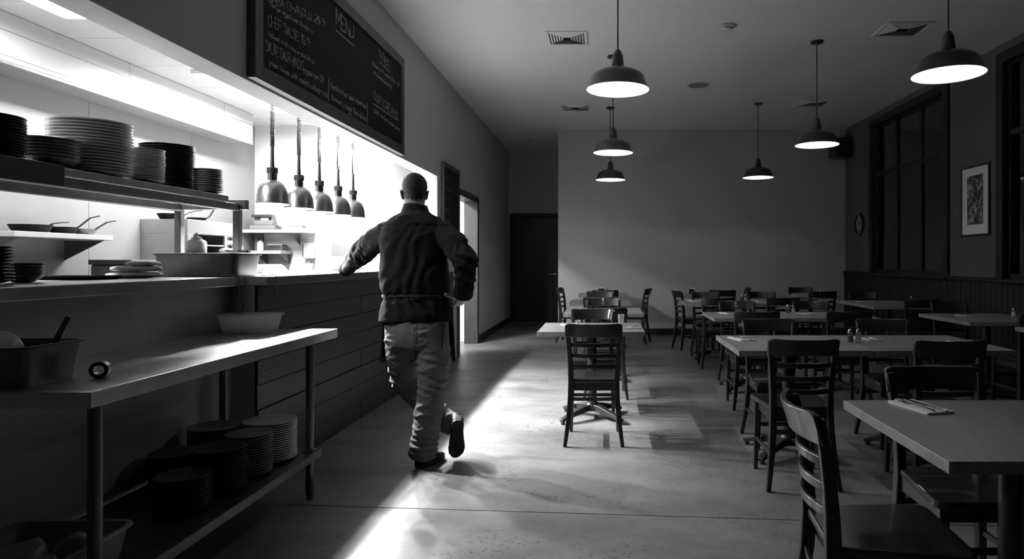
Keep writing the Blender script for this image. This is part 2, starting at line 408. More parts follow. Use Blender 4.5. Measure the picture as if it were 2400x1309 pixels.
table('G1', 3.22, 4.1, 7.9, 9.15, 'dark two-seat table beside the far window')
table('G2', 3.27, 4.12, 5.9, 6.87, 'dark two-seat table under the framed picture')
table('G3', 3.42, 4.16, 4.75, 5.5, 'dark two-seat table beside the near window')
for o in C.objects:
    if o.get('label', '').startswith('pale table, window-far'): o['label'] = 'pale table, floor-side half of the long joined table with shakers'

# chairs: behind a table they face the camera (180), in front of it they face away (0)
chair(-.07, 4.862, 0, 'ladder-back chair standing alone on the open floor, back to us')
chair(-.097, 5.745, 180, 'chair across the open-floor table, facing us, pale crest rail')
chair(.02, 6.42, 0, 'chair with its back to us at the second middle table')
chair(-.002, 7.55, 180, 'chair facing us across the second middle table, bright crest rail')
chair(-.05, 8.24, 0, 'chair with its back to us at the third middle table')
chair(-.045, 9.2, 180, 'chair facing us across the third middle table')
chair(.02, 10.1, 0, 'chair with its back to us at the last middle table')
chair(.46, 10.50, 76, 'chair in profile at the last middle table, turned to the kitchen')
chair(1.31, 9.76, -78, 'chair in profile against the pale back wall, turned to the windows')
chair(-.47, 10.62, -100, 'chair in profile in front of the hall door')
chair(1.127, 3.965, 0, 'chair with its back to us at the near end of the long table')
chair(1.92, 3.90, 0, 'chair in deep shadow with its back to us at the long table')
chair(1.24, 4.73, 180, 'chair facing us across the long table behind the napkin')
chair(2.095, 4.73, 180, 'chair facing us across the long table behind the shakers')
chair(.875, 2.08, -95, 'nearest chair, seen from its bowed back in the near corner')
chair(1.36, 2.485, 180, 'chair facing us tucked under the near corner table')
chair(1.33, 5.98, 0, 'chair with its back to us, first at the second joined pair')
chair(2.14, 6.00, 0, 'chair with its back to us, window side of the second joined pair')
chair(1.4525, 6.97, 180, 'chair facing us, first behind the second joined pair')
chair(2.2525, 6.97, 180, 'chair facing us, window side behind the second joined pair')
chair(1.37, 8.12, 0, 'chair with its back to us, first at the third joined pair')
chair(2.14, 8.12, 0, 'chair with its back to us, window side of the third joined pair')
chair(1.4325, 9.085, 180, 'chair facing us, first behind the third joined pair')
chair(2.2225, 9.085, 180, 'chair facing us, window side behind the third joined pair')
chair(1.78, 10.14, 0, 'chair with its back to us at the condiment table by the back wall')
chair(2.09, 10.75, 84, 'chair in profile between the two back-wall tables')
chair(3.14, 9.72, 0, 'chair with its back to us at the corner table below the clock')
chair(3.22, 10.6, 180, 'chair facing us across the corner table below the clock')
chair(3.62, 7.75, 0, 'chair with its back to us at the far window table')
chair(3.66, 9.1, 180, 'chair facing us across the far window table')
chair(3.68, 5.78, 0, 'chair with its back to us under the framed picture')
chair(3.70, 6.85, 180, 'chair facing us below the framed picture')

# ---------------------------------------------------------------- place settings
def make_napkin():
    t = MB(); t.prism(rrect(.058, .058, -.11, .11, .006, 2), 0, .004); t.prism(rrect(.057, .057, -.109, .109, .006, 2), .0045, .0085)
    return t
nap0 = obj('napkin', make_napkin(), M['cloth'], bevel=.0015)
def make_knife():
    t = thing('table_knife', 'x', 'knife', group='table knives on napkins')
    obj('blade', MB().prism([(-.008, -.01), (.006, -.01), (.009, .06), (.006, .10), (-.001, .115), (-.008, .105)], .0012, .003), M['chrome'], t)
    obj('handle', MB().rings([[Vector((a*cos(q), y, .004+c_*sin(q))) for q in [2*pi*k/10 for k in range(10)]] for y, a, c_ in ((-.115, .004, .002), (-.11, .0075, .0036), (-.06, .0072, .0034), (-.01, .005, .0028))]), M['chrome'], t)
    return t
def make_fork():
    t = thing('table_fork', 'x', 'fork', group='table forks on napkins')
    b = MB(); b.bar([(0, -.10, .004), (0, -.04, .006), (0, .02, .009), (0, .045, .004)], [.012, .007, .006, .018], .002)
    obj('handle', b, M['chrome'], t)
    b = MB(); b.box(-.0125, .0125, .045, .06, .0025, .0045)
    for k in range(4): b.bar([(-.0105+k*.007, .058, .0035), (-.0105+k*.007, .08, .003), (-.0105+k*.007, .10, .007)], .0035, .002)
    obj('tines', b, M['chrome'], t)
    return t
kn0, fk0 = make_knife(), make_fork(); _set = [0]
def setting(x, y, where, rz=0, z=TT):
    R = Matrix.Rotation(radians(rz), 4, 'Z')
    n = nap0 if not _set[0] else nap0.copy()
    k = kn0 if not _set[0] else dup(kn0); f_ = fk0 if not _set[0] else dup(fk0)
    if _set[0]: C.objects.link(n)
    _set[0] += 1
    n.location = (x, y, z); n.rotation_euler = (0, 0, radians(rz)); tag(n, 'folded white napkin under cutlery '+where, 'napkin', 'napkins on the tables')
    p = R @ Vector((.022, 0, 0)); k.location = (x+p.x, y+p.y, z+.0088); k.rotation_euler = (0, 0, radians(rz)); k['label'] = 'steel table knife on the napkin '+where
    p = R @ Vector((-.02, 0, 0)); f_.location = (x+p.x, y+p.y, z+.0088); f_.rotation_euler = (0, 0, radians(rz)); f_['label'] = 'steel fork on the napkin '+where
setting(1.18, 2.47, 'on the near corner table', 14)
setting(.96, 4.62, 'on the floor end of the long table', 14)
setting(1.83, 4.62, 'beside the shakers of the long table', 14)
setting(2.42, 4.45, 'at the window end of the long table', -70)
setting(-.25, 5.66, 'on the open-floor table, left of its chair', -50)
setting(.19, 5.36, 'on the open-floor table, right of its chair', -70)
setting(-.16, 7.45, 'on the second middle table', -60)
setting(1.28, 6.86, 'on the floor end of the second joined pair', 14)
setting(2.07, 6.8, 'in the middle of the second joined pair', 14)
setting(1.22, 8.95, 'on the floor end of the third joined pair', 14)
setting(2.08, 8.9, 'in the middle of the third joined pair', 14)
setting(3.05, 10.3, 'on the corner table below the clock', -60)
setting(3.5, 8.85, 'on the far window table', -60)
setting(3.62, 6.6, 'on the table under the framed picture', -60)

# salt and pepper: glass body, contents, steel cap
def make_shaker(fill, nm, lab):
    t = thing(nm, lab, 'shaker')
    obj('glass_body', MB().lathe([(.0, 0), (.019, 0), (.021, .004), (.021, .045), (.019, .058), (.014, .066), (.0, .066)], 16), M['glass'], t)
    obj('contents', MB().lathe([(0, .005), (.0185, .005), (.0185, .046), (0, .048)], 16), fill, t)
    obj('cap', MB().lathe([(.0155, .064), (.0165, .066), (.0165, .078), (.012, .088), (.004, .092), (0, .092)], 16), M['chrome'], t)
    return t
M['salt'] = mat('salt_grains', .8, .9); M['pepper'] = mat('ground_pepper', .05, .9)
salt0 = make_shaker(M['salt'], 'salt_shaker', 'x'); pep0 = make_shaker(M['pepper'], 'pepper_shaker', 'x'); _sh = [0]
def shakers(x, y, where, d=.055, z=TT, both=True):
    s = salt0 if not _sh[0] else dup(salt0); s.location = (x, y, z); s['label'] = 'glass salt shaker with steel cap '+where; s['group'] = 'salt shakers on the tables'
    if both:
        p = pep0 if not _sh[0] else dup(pep0); p.location = (x-d, y, z); p['label'] = 'glass pepper shaker with dark contents '+where; p['group'] = 'pepper shakers on the tables'
    _sh[0] += 1
shakers(1.71, 4.44, 'on the long joined table')
shakers(1.985, 6.93, 'on the second joined pair')
shakers(1.925, 8.98, 'on the third joined pair')
shakers(1.53, 10.7, 'on the condiment table by the back wall')
shakers(.05, 10.95, 'on the last middle table')
shakers(3.42, 10.25, 'on the corner table below the clock')
shakers(4.0, 8.6, 'on the far window table', both=False)
shakers(4.0, 6.45, 'on the table under the framed picture', both=False)
# drinking glass and a napkin holder
g = obj('drinking_glass', MB().lathe([(0, 0), (.024, 0), (.030, .085), (.0285, .085), (.0225, .006), (0, .006)], 20, closed=False), M['glass']); g.location = (.15, 5.74, TT)
tag(g, 'clear drinking glass at the back of the open-floor table', 'glass')
for x, y, where in ((-.04, 10.9, 'on the last middle table'), (1.44, 10.75, 'on the condiment table by the back wall')):
    t = thing('napkin_holder', 'dark napkin holder '+where, 'napkin holder', (x, y, TT), group='napkin holders')
    obj('holder', MB().box(-.05, .05, -.03, .03, 0, .005).box(-.05, .05, -.03, -.026, .005, .09).box(-.05, .05, .026, .03, .005, .09), M['blackp'], t)
    obj('paper_napkins', MB().box(-.045, .045, -.018, .018, .0055, .105), M['cloth'], t)

# ---------------------------------------------------------------- pendants
def make_pendant():
    t = thing('pendant_lamp', 'x', 'pendant lamp', group='black dome pendant lamps')
    # origin at the rim, the ceiling is 1.09 m higher
    top = H-2.51
    out = [(.036, .245), (.040, .205), (.046, .165), (.075, .150), (.13, .135), (.172, .112), (.190, .088), (.196, .06), (.225, .0)]
    inn = [(.221, .002), (.192, .061), (.186, .087), (.168, .109), (.128, .131), (.07, .146), (.02, .15)]
    s = obj('shade', MB().lathe(out, 48, cap=False), M['black_enamel'], t)
    obj('shade_lining', MB().lathe([(.225, 0)]+inn, 48, cap=False), M['white_enamel2'], s, label='white enamel inside of the shade')
    obj('socket_cap', MB().lathe([(0, .285), (.016, .285), (.03, .262), (.036, .245), (0, .24)], 24), M['black_enamel'], t)
    obj('cord', MB().tube([(0, 0, .28), (0, 0, top-.02)], .0055, 8), M['blackp'], t)
    obj('canopy', MB().lathe([(0, top-.045), (.012, top-.045), (.02, top-.03), (.062, top-.018), (.065, top), (0, top)], 32), M['black_enamel'], t)
    obj('bulb', MB().lathe([(0, .10), (.014, .104), (.024, .118), (.022, .132), (.014, .145), (.013, .155)], 20), M['bulb'], t, label='glowing bulb')
    return t
M['black_enamel'] = mat('black_enamel', .018, .28, coat=.3)
M['white_enamel2'] = mat('shade_lining_white', .9, .5)
M['bulb'] = mat('lit_bulb', .9, .4, emit=14)
M['bulb'].use_backface_culling = False
PEND = [(.10, 4.70, 'middle row, nearest and largest'), (.105, 7.45, 'middle row, second from the camera'), (.10, 9.95, 'middle row, lowest and farthest in view'),
        (2.25, 4.32, 'window row, nearest, close to the top corner'), (2.24, 6.95, 'window row, second from the camera'), (2.26, 9.68, 'window row, farthest')]
pend0 = make_pendant()
for i, (x, y, d) in enumerate(PEND):
    p = pend0 if not i else dup(pend0)
    p.location = (x, y, 2.51); p['label'] = 'black dome pendant lamp, '+d
    lamp_light('pendant_light', (x, y, 2.51+.09), PEND_W, .02)

# ---------------------------------------------------------------- ceiling fittings
def make_vent(w, d):
    t = thing('ceiling_vent', 'x', 'vent', group='white ceiling vents')
    f_ = MB()
    def ring(a, b_, t_, z0, z1):
        f_.box(-a, a, -b_, -b_+t_, z0, z1).box(-a, a, b_-t_, b_, z0, z1).box(-a, -a+t_, -b_+t_, b_-t_, z0, z1).box(a-t_, a, -b_+t_, b_-t_, z0, z1)
    ring(w/2, d/2, .03, -.012, -.002)
    obj('frame', f_, M['white'], t, .002)
    L_ = MB()
    for k in range(1, 6):
        a, b_ = w/2-.03-k*.028, d/2-.03-k*.028
        if a < .02 or b_ < .02: break
        for (p, q) in (((-a, -b_), (a, -b_)), ((a, -b_), (a, b_)), ((a, b_), (-a, b_)), ((-a, b_), (-a, -b_))):
            o1, o2 = 1.09, 1.09
            P0, P1 = Vector((*p, -.012)), Vector((*q, -.012)); c_ = 1+.02/a, 1+.02/b_
            Q0, Q1 = Vector((p[0]*c_[0], p[1]*c_[1], -.0005)), Vector((q[0]*c_[0], q[1]*c_[1], -.0005))
            L_.add([P0, P1, Q1, Q0, P0+Vector((0, 0, .0015)), P1+Vector((0, 0, .0015)), Q1+Vector((0, 0, .0004)), Q0+Vector((0, 0, .0004))], [(0, 1, 2, 3), (7, 6, 5, 4), (0, 4, 5, 1), (2, 6, 7, 3)])
    obj('louvres', L_, M['white'], t)
    obj('duct_opening', MB().box(-w/2+.03, w/2-.03, -d/2+.03, d/2-.03, -.0018, -.0008), M['dark'], t, label='dark opening behind the louvres')
    return t
for x, y, w_, d_, lab in ((-.38, 6.84, .42, .42, 'square white ceiling vent in the bright area near the kitchen wall'), (-.42, 9.95, .44, .44, 'square white ceiling vent farther along the kitchen wall'),
                          (2.97, 6.58, .46, .42, 'ceiling vent in shadow beside the nearest window-row pendant'), (3.05, 9.66, .46, .42, 'ceiling vent in shadow near the far corner')):
    t = make_vent(w_, d_); t.location = (x, y, H); t['label'] = lab
t = thing('smoke_detector', 'white round smoke detector on the ceiling', 'smoke detector', (1.2, 6.48, H))
obj('base', MB().lathe([(0, 0), (.085, 0), (.085, -.018), (.07, -.026), (0, -.026)], 28), M['plas'], t)
obj('sensor_head', MB().lathe([(.055, -.026), (.05, -.045), (.03, -.055), (.0, -.056)], 24), M['plas'], t)
t = thing('ceiling_speaker', 'round flush white speaker in the ceiling', 'speaker', (1.24, 8.67, H))
obj('rim', MB().lathe([(.155, -.0005), (.155, -.008), (.13, -.01), (.13, -.0005)], 36, closed=True), M['plas'], t)
obj('grille', MB().lathe([(0, -.007), (.13, -.006), (.13, -.0005), (0, -.0005)], 36), M['china_g'], t)
t = thing('wall_speaker', 'black loudspeaker in the dark ceiling corner', 'speaker', (4.05, 11.32, 3.22), radians(0))
obj('cabinet', MB().box(-.15, .15, -.13, .15, -.17, .17), M['blackp'], t, .012)
obj('grille', MB().box(-.135, .135, -.137, -.13, -.155, .155), M['dark'], t, .004)
obj('bracket', MB().box(-.02, .02, .15, YB-11.32, -.03, .03), M['dark'], t)
t = thing('sprinkler', 'small sprinkler head on the ceiling of the dark recess', 'sprinkler', (-1.4, 12.6, H))
obj('escutcheon', MB().lathe([(0, 0), (.035, 0), (.03, -.008), (0, -.008)], 20), M['chrome'], t)
obj('nozzle', MB().lathe([(0, -.008), (.012, -.008), (.01, -.04), (.02, -.045), (.02, -.048), (0, -.048)], 14), M['chrome'], t)

# ---------------------------------------------------------------- things on the walls
# framed picture on the right wall
RW = Matrix.Translation((XR, 0, 0))
t = thing('framed_picture', 'tall framed picture with a pale mat on the window wall', 'picture', (XR, 7.53, 1.98))
hw, hh = .29, .40
obj('frame', MB().box(-.025, 0, -hw, -hw+.02, -hh, hh).box(-.025, 0, hw-.02, hw, -hh, hh).box(-.025, 0, -hw+.02, hw-.02, -hh, -hh+.02).box(-.025, 0, -hw+.02, hw-.02, hh-.02, hh), M['blackp'], t, .002)
obj('mat_board', MB().box(-.012, -.002, -hw+.02, hw-.02, -hh+.02, hh-.02), M['cloth'], t)
M['print'] = mat('dark_botanical_print', .06, .6)
nt = M['print'].node_tree; tc = nt.nodes.new('ShaderNodeTexCoord'); v = nt.nodes.new('ShaderNodeTexNoise'); v.inputs['Scale'].default_value = 9; v.inputs['Detail'].default_value = 2; v.inputs['Distortion'].default_value = 1.5
cr = nt.nodes.new('ShaderNodeValToRGB'); cr.color_ramp.elements[0].position = .45; cr.color_ramp.elements[0].color = (.02, .02, .02, 1); cr.color_ramp.elements[1].position = .72; cr.color_ramp.elements[1].color = (.5, .5, .5, 1)
nt.links.new(tc.outputs['Object'], v.inputs['Vector']); nt.links.new(v.outputs['Fac'], cr.inputs[0]); nt.links.new(cr.outputs[0], nt.nodes['Principled BSDF'].inputs['Base Color'])
obj('print', MB().box(-.0135, -.012, -.16, .16, -.27, .29), M['print'], t)
# clock
t = thing('wall_clock', 'round dark-rimmed clock on the short wall by the far corner', 'clock', (XR, 10.93, 1.9))
MX = Matrix.Rotation(-pi/2, 4, 'Y')
obj('rim', MB().lathe([(.15, 0), (.185, 0), (.185, .03), (.165, .04), (.15, .03)], 40, M=MX, closed=True), M['blackp'], t)
obj('dial', MB().lathe([(0, .004), (.152, .004), (.152, .014), (0, .014)], 40, M=MX), M['china_g'], t)
hnd = MB()
for a, L_, w_ in ((radians(-50), .085, .011), (radians(35), .125, .008)):
    hnd.box(-.0165, -.0145, -w_/2, w_/2, -.015, L_, Matrix.Rotation(a, 4, 'X'))
for k in range(12): hnd.box(-.0155, -.0142, -.004, .004, .115, .14, Matrix.Rotation(k*pi/6, 4, 'X'))
obj('hands_and_marks', hnd, M['dark'], t)
# ---------------------------------------------------------------- the pass counter
LY = 3.79     # where the steel bench ends and the plank-clad counter begins
M['plank'] = mat('dark_reclaimed_planks', .018, .42, grain=(5, .55, (1, 1.2, 9)), bump=(9, .5, .004, (1, 1, 8)))
b = MB()
for k in range(8):
    cut = 5.4+.6*((k*5) % 3); dx = .014+.004*((k*7) % 3); z0 = .012+k*.143
    b.box(XL, XL+dx, LY, cut, z0, z0+.139); b.box(XL, XL+dx+.002, cut+.004, 8.72, z0, z0+.139)
struct('trim_cladding', b, M['plank'], bevel=.002)
M['ctop'] = mat('pale_counter_laminate', .8, .38, grain=(6, .06, (1, 1, 1)))
t = thing('pass_counter', 'long pale counter ledge of the kitchen pass, where the man leans', 'counter', (0, 0, 0))
obj('worktop', MB().box(-2.75, XL-WT, LY, 7.94, 1.157, 1.209).box(XL-WT, -1.93, LY, 7.94, 1.157, 1.209), M['ctop'], t, .004)
obj('front_edge', MB().box(-1.93, -1.926, LY, 7.94, 1.159, 1.206), M['steel_d'], t)
obj('base_cabinet', MB().box(-2.72, XL-WT-.004, LY+.02, 7.94, 0, 1.155), M['steel_d'], t)
t = thing('steel_bench', 'stainless steel pass bench with a deep backsplash, nearest the camera', 'counter')
obj('worktop', MB().box(-2.75, -2.05, 1.52, LY-.004, 1.157, 1.209), M['steel'], t, .004)
obj('backsplash', MB().box(-2.134, -2.124, 1.52, LY-.01, .9, 1.155), M['steel'], t, .002)
obj('base_cabinet', MB().box(-2.72, -2.17, 1.52, LY-.02, 0, 1.155), M['steel_d'], t)

# ---------------------------------------------------------------- steel prep table
t = thing('prep_table', 'stainless steel prep table with an undershelf in front of the pass', 'table')
tp = MB().box(-2.118, -1.56, 2.01, 3.875, .896, .9).box(-1.563, -1.56, 2.01, 3.875, .85, .896).box(-2.118, -1.563, 3.872, 3.875, .85, .896).box(-2.118, -1.563, 2.01, 2.013, .85, .896)
obj('worktop', tp, M['steel'], t, .0012)
LG = [(-1.60, 2.08), (-1.60, 3.60), (-2.07, 2.08), (-2.07, 3.60)]
for x, y in LG:
    lg = obj('leg', MB().tube([(x, y, .13), (x, y, .893)], .0205, 18), M['steel_d'], t)
    obj('foot', MB().lathe([(0, 0), (.012, 0), (.019, .02), (.0225, .05), (.0225, .132), (0, .132)], 18, (x, y, 0)), M['steel_d'], lg)
obj('shelf_collar', MB().box(-1.63, -1.57, 3.57, 3.63, .235, .275), M['steel_d'], t, .004)
obj('undershelf', MB().box(-2.11, -1.555, 2.03, 3.64, .262, .266).box(-1.558, -1.555, 2.03, 3.64, .225, .262).box(-2.11, -1.558, 3.637, 3.64, .225, .262), M['steel_d'], t, .001)

# ---------------------------------------------------------------- containers
def rr(w, d, r, z, n=5, cx=0, cy=0):
    out = []
    for sx, sy, a0 in ((1, -1, -90), (1, 1, 0), (-1, 1, 90), (-1, -1, 180)):
        for k in range(n+1):
            a = radians(a0+90*k/n); out.append(Vector((cx+sx*(w/2-r)+r*cos(a), cy+sy*(d/2-r)+r*sin(a), z)))
    return out
def tub(w, d, h, r=.03, rim=.012, wall=.002, taper=.9):
    b = MB(); tw, td = w-2*rim, d-2*rim; bw, bd = tw*taper, td*(1-(1-taper)*w/d)
    R_ = [rr(bw, bd, r, 0), rr(tw, td, r, h-.006), rr(w, d, r+rim, h-.008), rr(w, d, r+rim, h), rr(tw-2*wall, td-2*wall, r-wall, h), rr(bw-2*wall, bd-2*wall, r-wall, wall)]
    return b.rings(R_, True, True)
def lump(w, d, h, seed=0, amp=.25, fr=12, n=24, m=12, flat=.0):
    """soft irregular heap standing on z = 0"""
    b = MB(); rs = []
    for i in range(1, m):
        ph = pi*i/m-pi/2; rs_ = []
        for j in range(n):
            a = 2*pi*j/n; e = .6
            def sp(c_, p): return math.copysign(abs(c_)**p, c_)
            p = Vector((w/2*sp(cos(ph), e)*sp(cos(a), e), d/2*sp(cos(ph), e)*sp(sin(a), e), h/2+h/2*sp(sin(ph), .75)))
            k = 1+amp*noise.noise(p*fr+Vector((seed*3.1, seed, 0)))
            rs_.append(Vector((p.x*k, p.y*k, max(p.z*(1+amp*noise.noise(p*fr*1.3+Vector((9, seed, 2)))), .0005))))
        rs.append(rs_)
    return b.rings(rs, True, True)
t = thing('steel_food_pan', 'deep steel food pan with a lid on the pass bench beneath the shelf', 'food pan', (-2.31, 3.87, 1.2095))
obj('pan', tub(.50, .30, .128, .04, .012, .002, .955), M['steel_d'], t, ang=50)
obj('lid', MB().rings([rr(.495, .295, .04, .1285), rr(.495, .295, .04, .1325), rr(.45, .25, .03, .134)]), M['steel'], t)
t = thing('squeeze_bottle', 'white plastic squeeze bottle on the lid of the steel food pan', 'bottle', (-2.37, 3.85, 1.2095+.1345))
obj('bottle_body', MB().rings([rr(.088, .07, .014, 0), rr(.092, .074, .018, .006), rr(.092, .074, .018, .062), rr(.08, .064, .02, .072), rr(.062, .058, .026, .078)]), M['plas'], t)
obj('nozzle_cap', MB().lathe([(.027, .078), (.027, .09), (.010, .094), (.004, .118), (0, .118)], 18), M['white'], t)
t = thing('tongs', 'pair of tongs with pale grips on the lid of the steel food pan', 'tongs', (-2.17, 3.87, 1.2095+.1345), radians(10))
for s in (-1, 1): obj('arm', MB().bar([(-.06, 0, .014), (-.02, s*.016, .010), (.04, s*.02, .010), (.09, s*.014, .008)], .003, .012), M['chrome'], t)
obj('grip', MB().tube([(-.075, 0, .013), (-.06, 0, .014), (-.035, .0, .018), (-.02, 0, .014)], [.006, .012, .013, .009], 14), M['plas'], t)

# bin of utensils on the prep table
t = thing('steel_bin', 'half-size steel bin at the dark near end of the prep table', 'food pan', (-1.93, 2.17, .9005))
obj('pan', tub(.29, .27, .13, .03), M['steel_d'], t, ang=50)
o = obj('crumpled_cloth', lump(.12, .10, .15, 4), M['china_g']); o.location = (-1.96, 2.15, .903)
tag(o, 'crumpled white cloth inside the half-size steel bin', 'cloth')
t = thing('spatula', 'spatula leaning out of the half-size steel bin', 'spatula', (-1.90, 2.225, .925), rot=(radians(-12), radians(20), 0))
obj('handle', MB().bar([(0, 0, .08), (0, 0, .20)], .018, .008, up=(0, 1, 0)), M['blackp'], t, .002)
obj('blade', MB().box(-.024, .024, -.001, .001, 0, .085), M['steel_d'], t)
t = thing('tape_roll', 'dark tape roll lying beside the steel bin on the prep table', 'tape', (-1.72, 2.26, .9005+.028), rot=(pi/2, 0, .4))
obj('roll', MB().lathe([(.016, -.02), (.028, -.02), (.028, .02), (.016, .02)], 24, closed=True), M['blackp'], t)

# clear tub of shredded salad
t = thing('plastic_tub', 'clear plastic tub of shredded vegetables on the prep table', 'tub', (-1.955, 3.66, .9005))
obj('tub', tub(.31, .20, .105, .03, .01, .0025, .86), M['trans'], t, ang=50)
M['food'] = mat('shredded_leaves', .30, .7, grain=(40, .5, (1, 1, 1)), bump=(60, .8, .006))
o = obj('shredded_vegetables', lump(.20, .112, .07, 2, .2, 20, 40, 20), M['food']); o.location = (-1.955, 3.66, .904)
tag(o, 'shredded vegetables heaped in the clear plastic tub', 'vegetables', kind='stuff')
# cable
c_ = obj('power_cable', MB().tube([(-2.30, 3.68, 1.2145), (-2.16, 3.69, 1.2145), (-2.07, 3.705, 1.217), (-2.05, 3.70, 1.217), (-2.042, 3.70, 1.21), (-2.042, 3.70, 1.12), (-2.06, 3.78, 1.05), (-2.1, 3.81, .95), (-2.1, 3.82, .907)], .0035, 8), M['china_g'])
tag(c_, 'thin cable hanging over the bench edge down to the prep table', 'cable')
c_ = obj('power_cable', MB().tube([(-2.02, LY+.1, 1.2135), (-1.94, LY+.09, 1.2165), (-1.925, LY+.085, 1.2155), (-1.918, LY+.085, 1.207), (-1.917, LY+.08, 1.15), (-1.925, LY+.1, 1.10), (-1.945, LY+.12, 1.06)], .003, 8), M['china_g'])
tag(c_, 'short loose cable end over the pale counter edge by the steel bench', 'cable')

# folded towels
for k, (w_, d_, h_, z_, x_) in enumerate(((.24, .19, .03, 0, -2.46), (.21, .17, .032, .031, -2.45), (.15, .13, .026, .062, -2.42))):
    o = obj('folded_towel', lump(w_, d_, h_, k, .10, 9, 32, 10), M['cloth']); o.location = (x_, 3.47, 1.2095+z_)
    tag(o, 'folded white towel, %s of the pile beside the steel food pan' % ('bottom', 'middle', 'top')[k], 'towel', 'folded towels on the pass bench')
o = obj('baking_tray', tub(.30, .22, .018, .012, .008, .0015, .95), M['pan']); o.location = (-2.52, 3.16, 1.2095); tag(o, 'dark baking tray lying flat on the pass bench', 'tray')

# ---------------------------------------------------------------- overshelf
t = thing('overshelf', 'steel shelf over the pass bench carrying the plate stacks', 'shelf')
obj('deck', MB().box(-2.66, -2.235, 1.62, 3.94, 1.681, 1.685).box(-2.24, -2.235, 1.62, 3.94, 1.65, 1.681).box(-2.66, -2.24, 3.936, 3.94, 1.65, 1.681), M['steel'], t, .001)
obj('rail', MB().box(-2.29, -2.25, 1.70, 4.08, 1.605, 1.648), M['steel_d'], t, .002)
obj('rail', MB().box(-2.65, -2.61, 1.70, 4.08, 1.605, 1.648), M['steel_d'], t, .002)
obj('end_channel', MB().box(-2.66, -2.21, 4.08, 4.12, 1.615, 1.675), M['steel_d'], t, .002)
obj('shaded_fascia_strip', MB().box(-2.234, -2.215, 1.64, 2.72, 1.602, 1.690), M['blackp'], t, .003, label='dark strip standing in for shade along the shelf front')  # added strip, its dark colour stands in for shade on the shelf fascia
for x, y in ((-2.27, 4.10), (-2.63, 4.10), (-2.27, 1.70), (-2.63, 1.70)):
    p = obj('post', MB().box(x-.02, x+.02, y-.02, y+.02, 1.2095, 1.604 if y < 4 else 1.614), M['steel_d'], t, .003)

# ---------------------------------------------------------------- crockery
def plate_mesh(r, h, kind='plate'):
    th = .0045
    if kind == 'plate':
        prof = [(0, 0), (r*.55, 0), (r*.60, .003), (r*.97, h*.9), (r, h*.9+.002), (r, h*.9+.004), (r*.96, h*.9+.0045), (r*.58, .0075), (0, .0055)]
    else:
        prof = [(0, 0), (r*.45, 0), (r*.62, h*.18), (r*.92, h*.75), (r, h), (r*.97, h+.001), (r*.88, h*.8), (r*.58, h*.2+.004), (0, .005)]
    return MB().lathe(prof, 40, cap=False)
def stack(name, what, x, y, z, r, n, dz, m, where, kind='plate', h=.016, jit=.0015):
    src = obj(name, plate_mesh(r, h, kind), m)
    cat = 'plate' if kind == 'plate' else 'bowl'
    g = '%ss in the stack %s' % (what.split()[-1], where)
    for k in range(n):
        o = src if not k else src.copy()
        if k: C.objects.link(o)
        o.location = (x+random.uniform(-jit, jit), y+random.uniform(-jit, jit), z+.0005+k*dz)
        if k == n-1: tag(o, 'topmost %s of the stack %s' % (what, where), cat, g)
        elif k == 0: tag(o, 'bottom %s of the stack %s' % (what, where), cat, g)
        else: tag(o, '%s inside the stack %s' % (what, where), cat, g)
OS = 1.685
stack('side_plate', 'dark plate', -2.36, 2.51, OS, .13, 14, .0112, M['china_d'], 'at the cropped near end of the overshelf')
stack('soup_bowl', 'grey bowl', -2.345, 2.80, OS, .105, 7, .0135, M['china_g'], 'low beside the tallest overshelf pile', 'bowl', .045)
stack('dinner_plate', 'white dinner plate', -2.37, 3.055, OS, .163, 17, .0142, M['rim'], 'tallest and widest on the overshelf')
stack('side_plate', 'small white plate', -2.31, 3.325, OS, .090, 15, .0108, M['rim'], 'between the tallest and the dark overshelf piles')
stack('dinner_plate', 'black dinner plate', -2.50, 3.79, OS, .138, 21, .0125, M['china_d'], 'dark, fourth along the overshelf')
stack('side_plate', 'small dark plate', -2.31, 3.86, OS, .078, 11, .0125, M['china_g'], 'at the far end of the overshelf')
stack('side_plate', 'dark plate', -2.33, 2.46, 1.2095, .105, 11, .0125, M['china_d'], 'on the pass bench at the picture edge')
stack('soup_bowl', 'small grey bowl', -2.40, 2.735, 1.2095, .070, 5, .0125, M['china_g'], 'low on the pass bench near the camera', 'bowl', .03)
US = .2665
stack('dinner_plate', 'white dinner plate', -1.735, 3.44, US, .128, 17, .0118, M['rim'], 'brightest on the undershelf, by the far leg')
stack('side_plate', 'dark plate', -1.715, 3.20, US, .102, 16, .0122, M['china_g'], 'second from the far leg on the undershelf')
stack('side_plate', 'dark plate', -1.725, 2.975, US, .112, 15, .0128, M['china_d'], 'third from the far leg on the undershelf')
stack('dinner_plate', 'grey dinner plate', -1.975, 3.36, US, .122, 16, .0118, M['china_g'], 'behind the brightest undershelf pile')
stack('side_plate', 'black plate', -1.735, 2.73, US, .105, 12, .0122, M['china_d'], 'hidden in deep shadow on the undershelf')
stack('side_plate', 'black plate', -1.975, 3.05, US, .105, 12, .0122, M['china_d'], 'at the back of the undershelf in shadow')
# far counter crockery
stack('sauce_cup', 'white sauce cup', -2.335, 4.22, 1.2095, .030, 16, .0105, M['rim'], 'thin white tower beside the shelf post', 'bowl', .022, .001)
stack('side_plate', 'white side plate', -2.50, 4.74, 1.2095, .082, 5, .0105, M['rim'], 'low on the pale counter behind the post')
stack('dinner_plate', 'white dinner plate', -2.52, 6.75, 1.2095, .12, 2, .0118, M['rim'], 'far on the pale counter beyond the man')
o = obj('mixing_bowl', plate_mesh(.10, .06, 'bowl'), M['china_g']); o.location = (-2.50, 5.02, 1.2095+.0615); o.rotation_euler = (pi, 0, 0); tag(o, 'upturned grey bowl on the pale counter behind the plates', 'bowl')

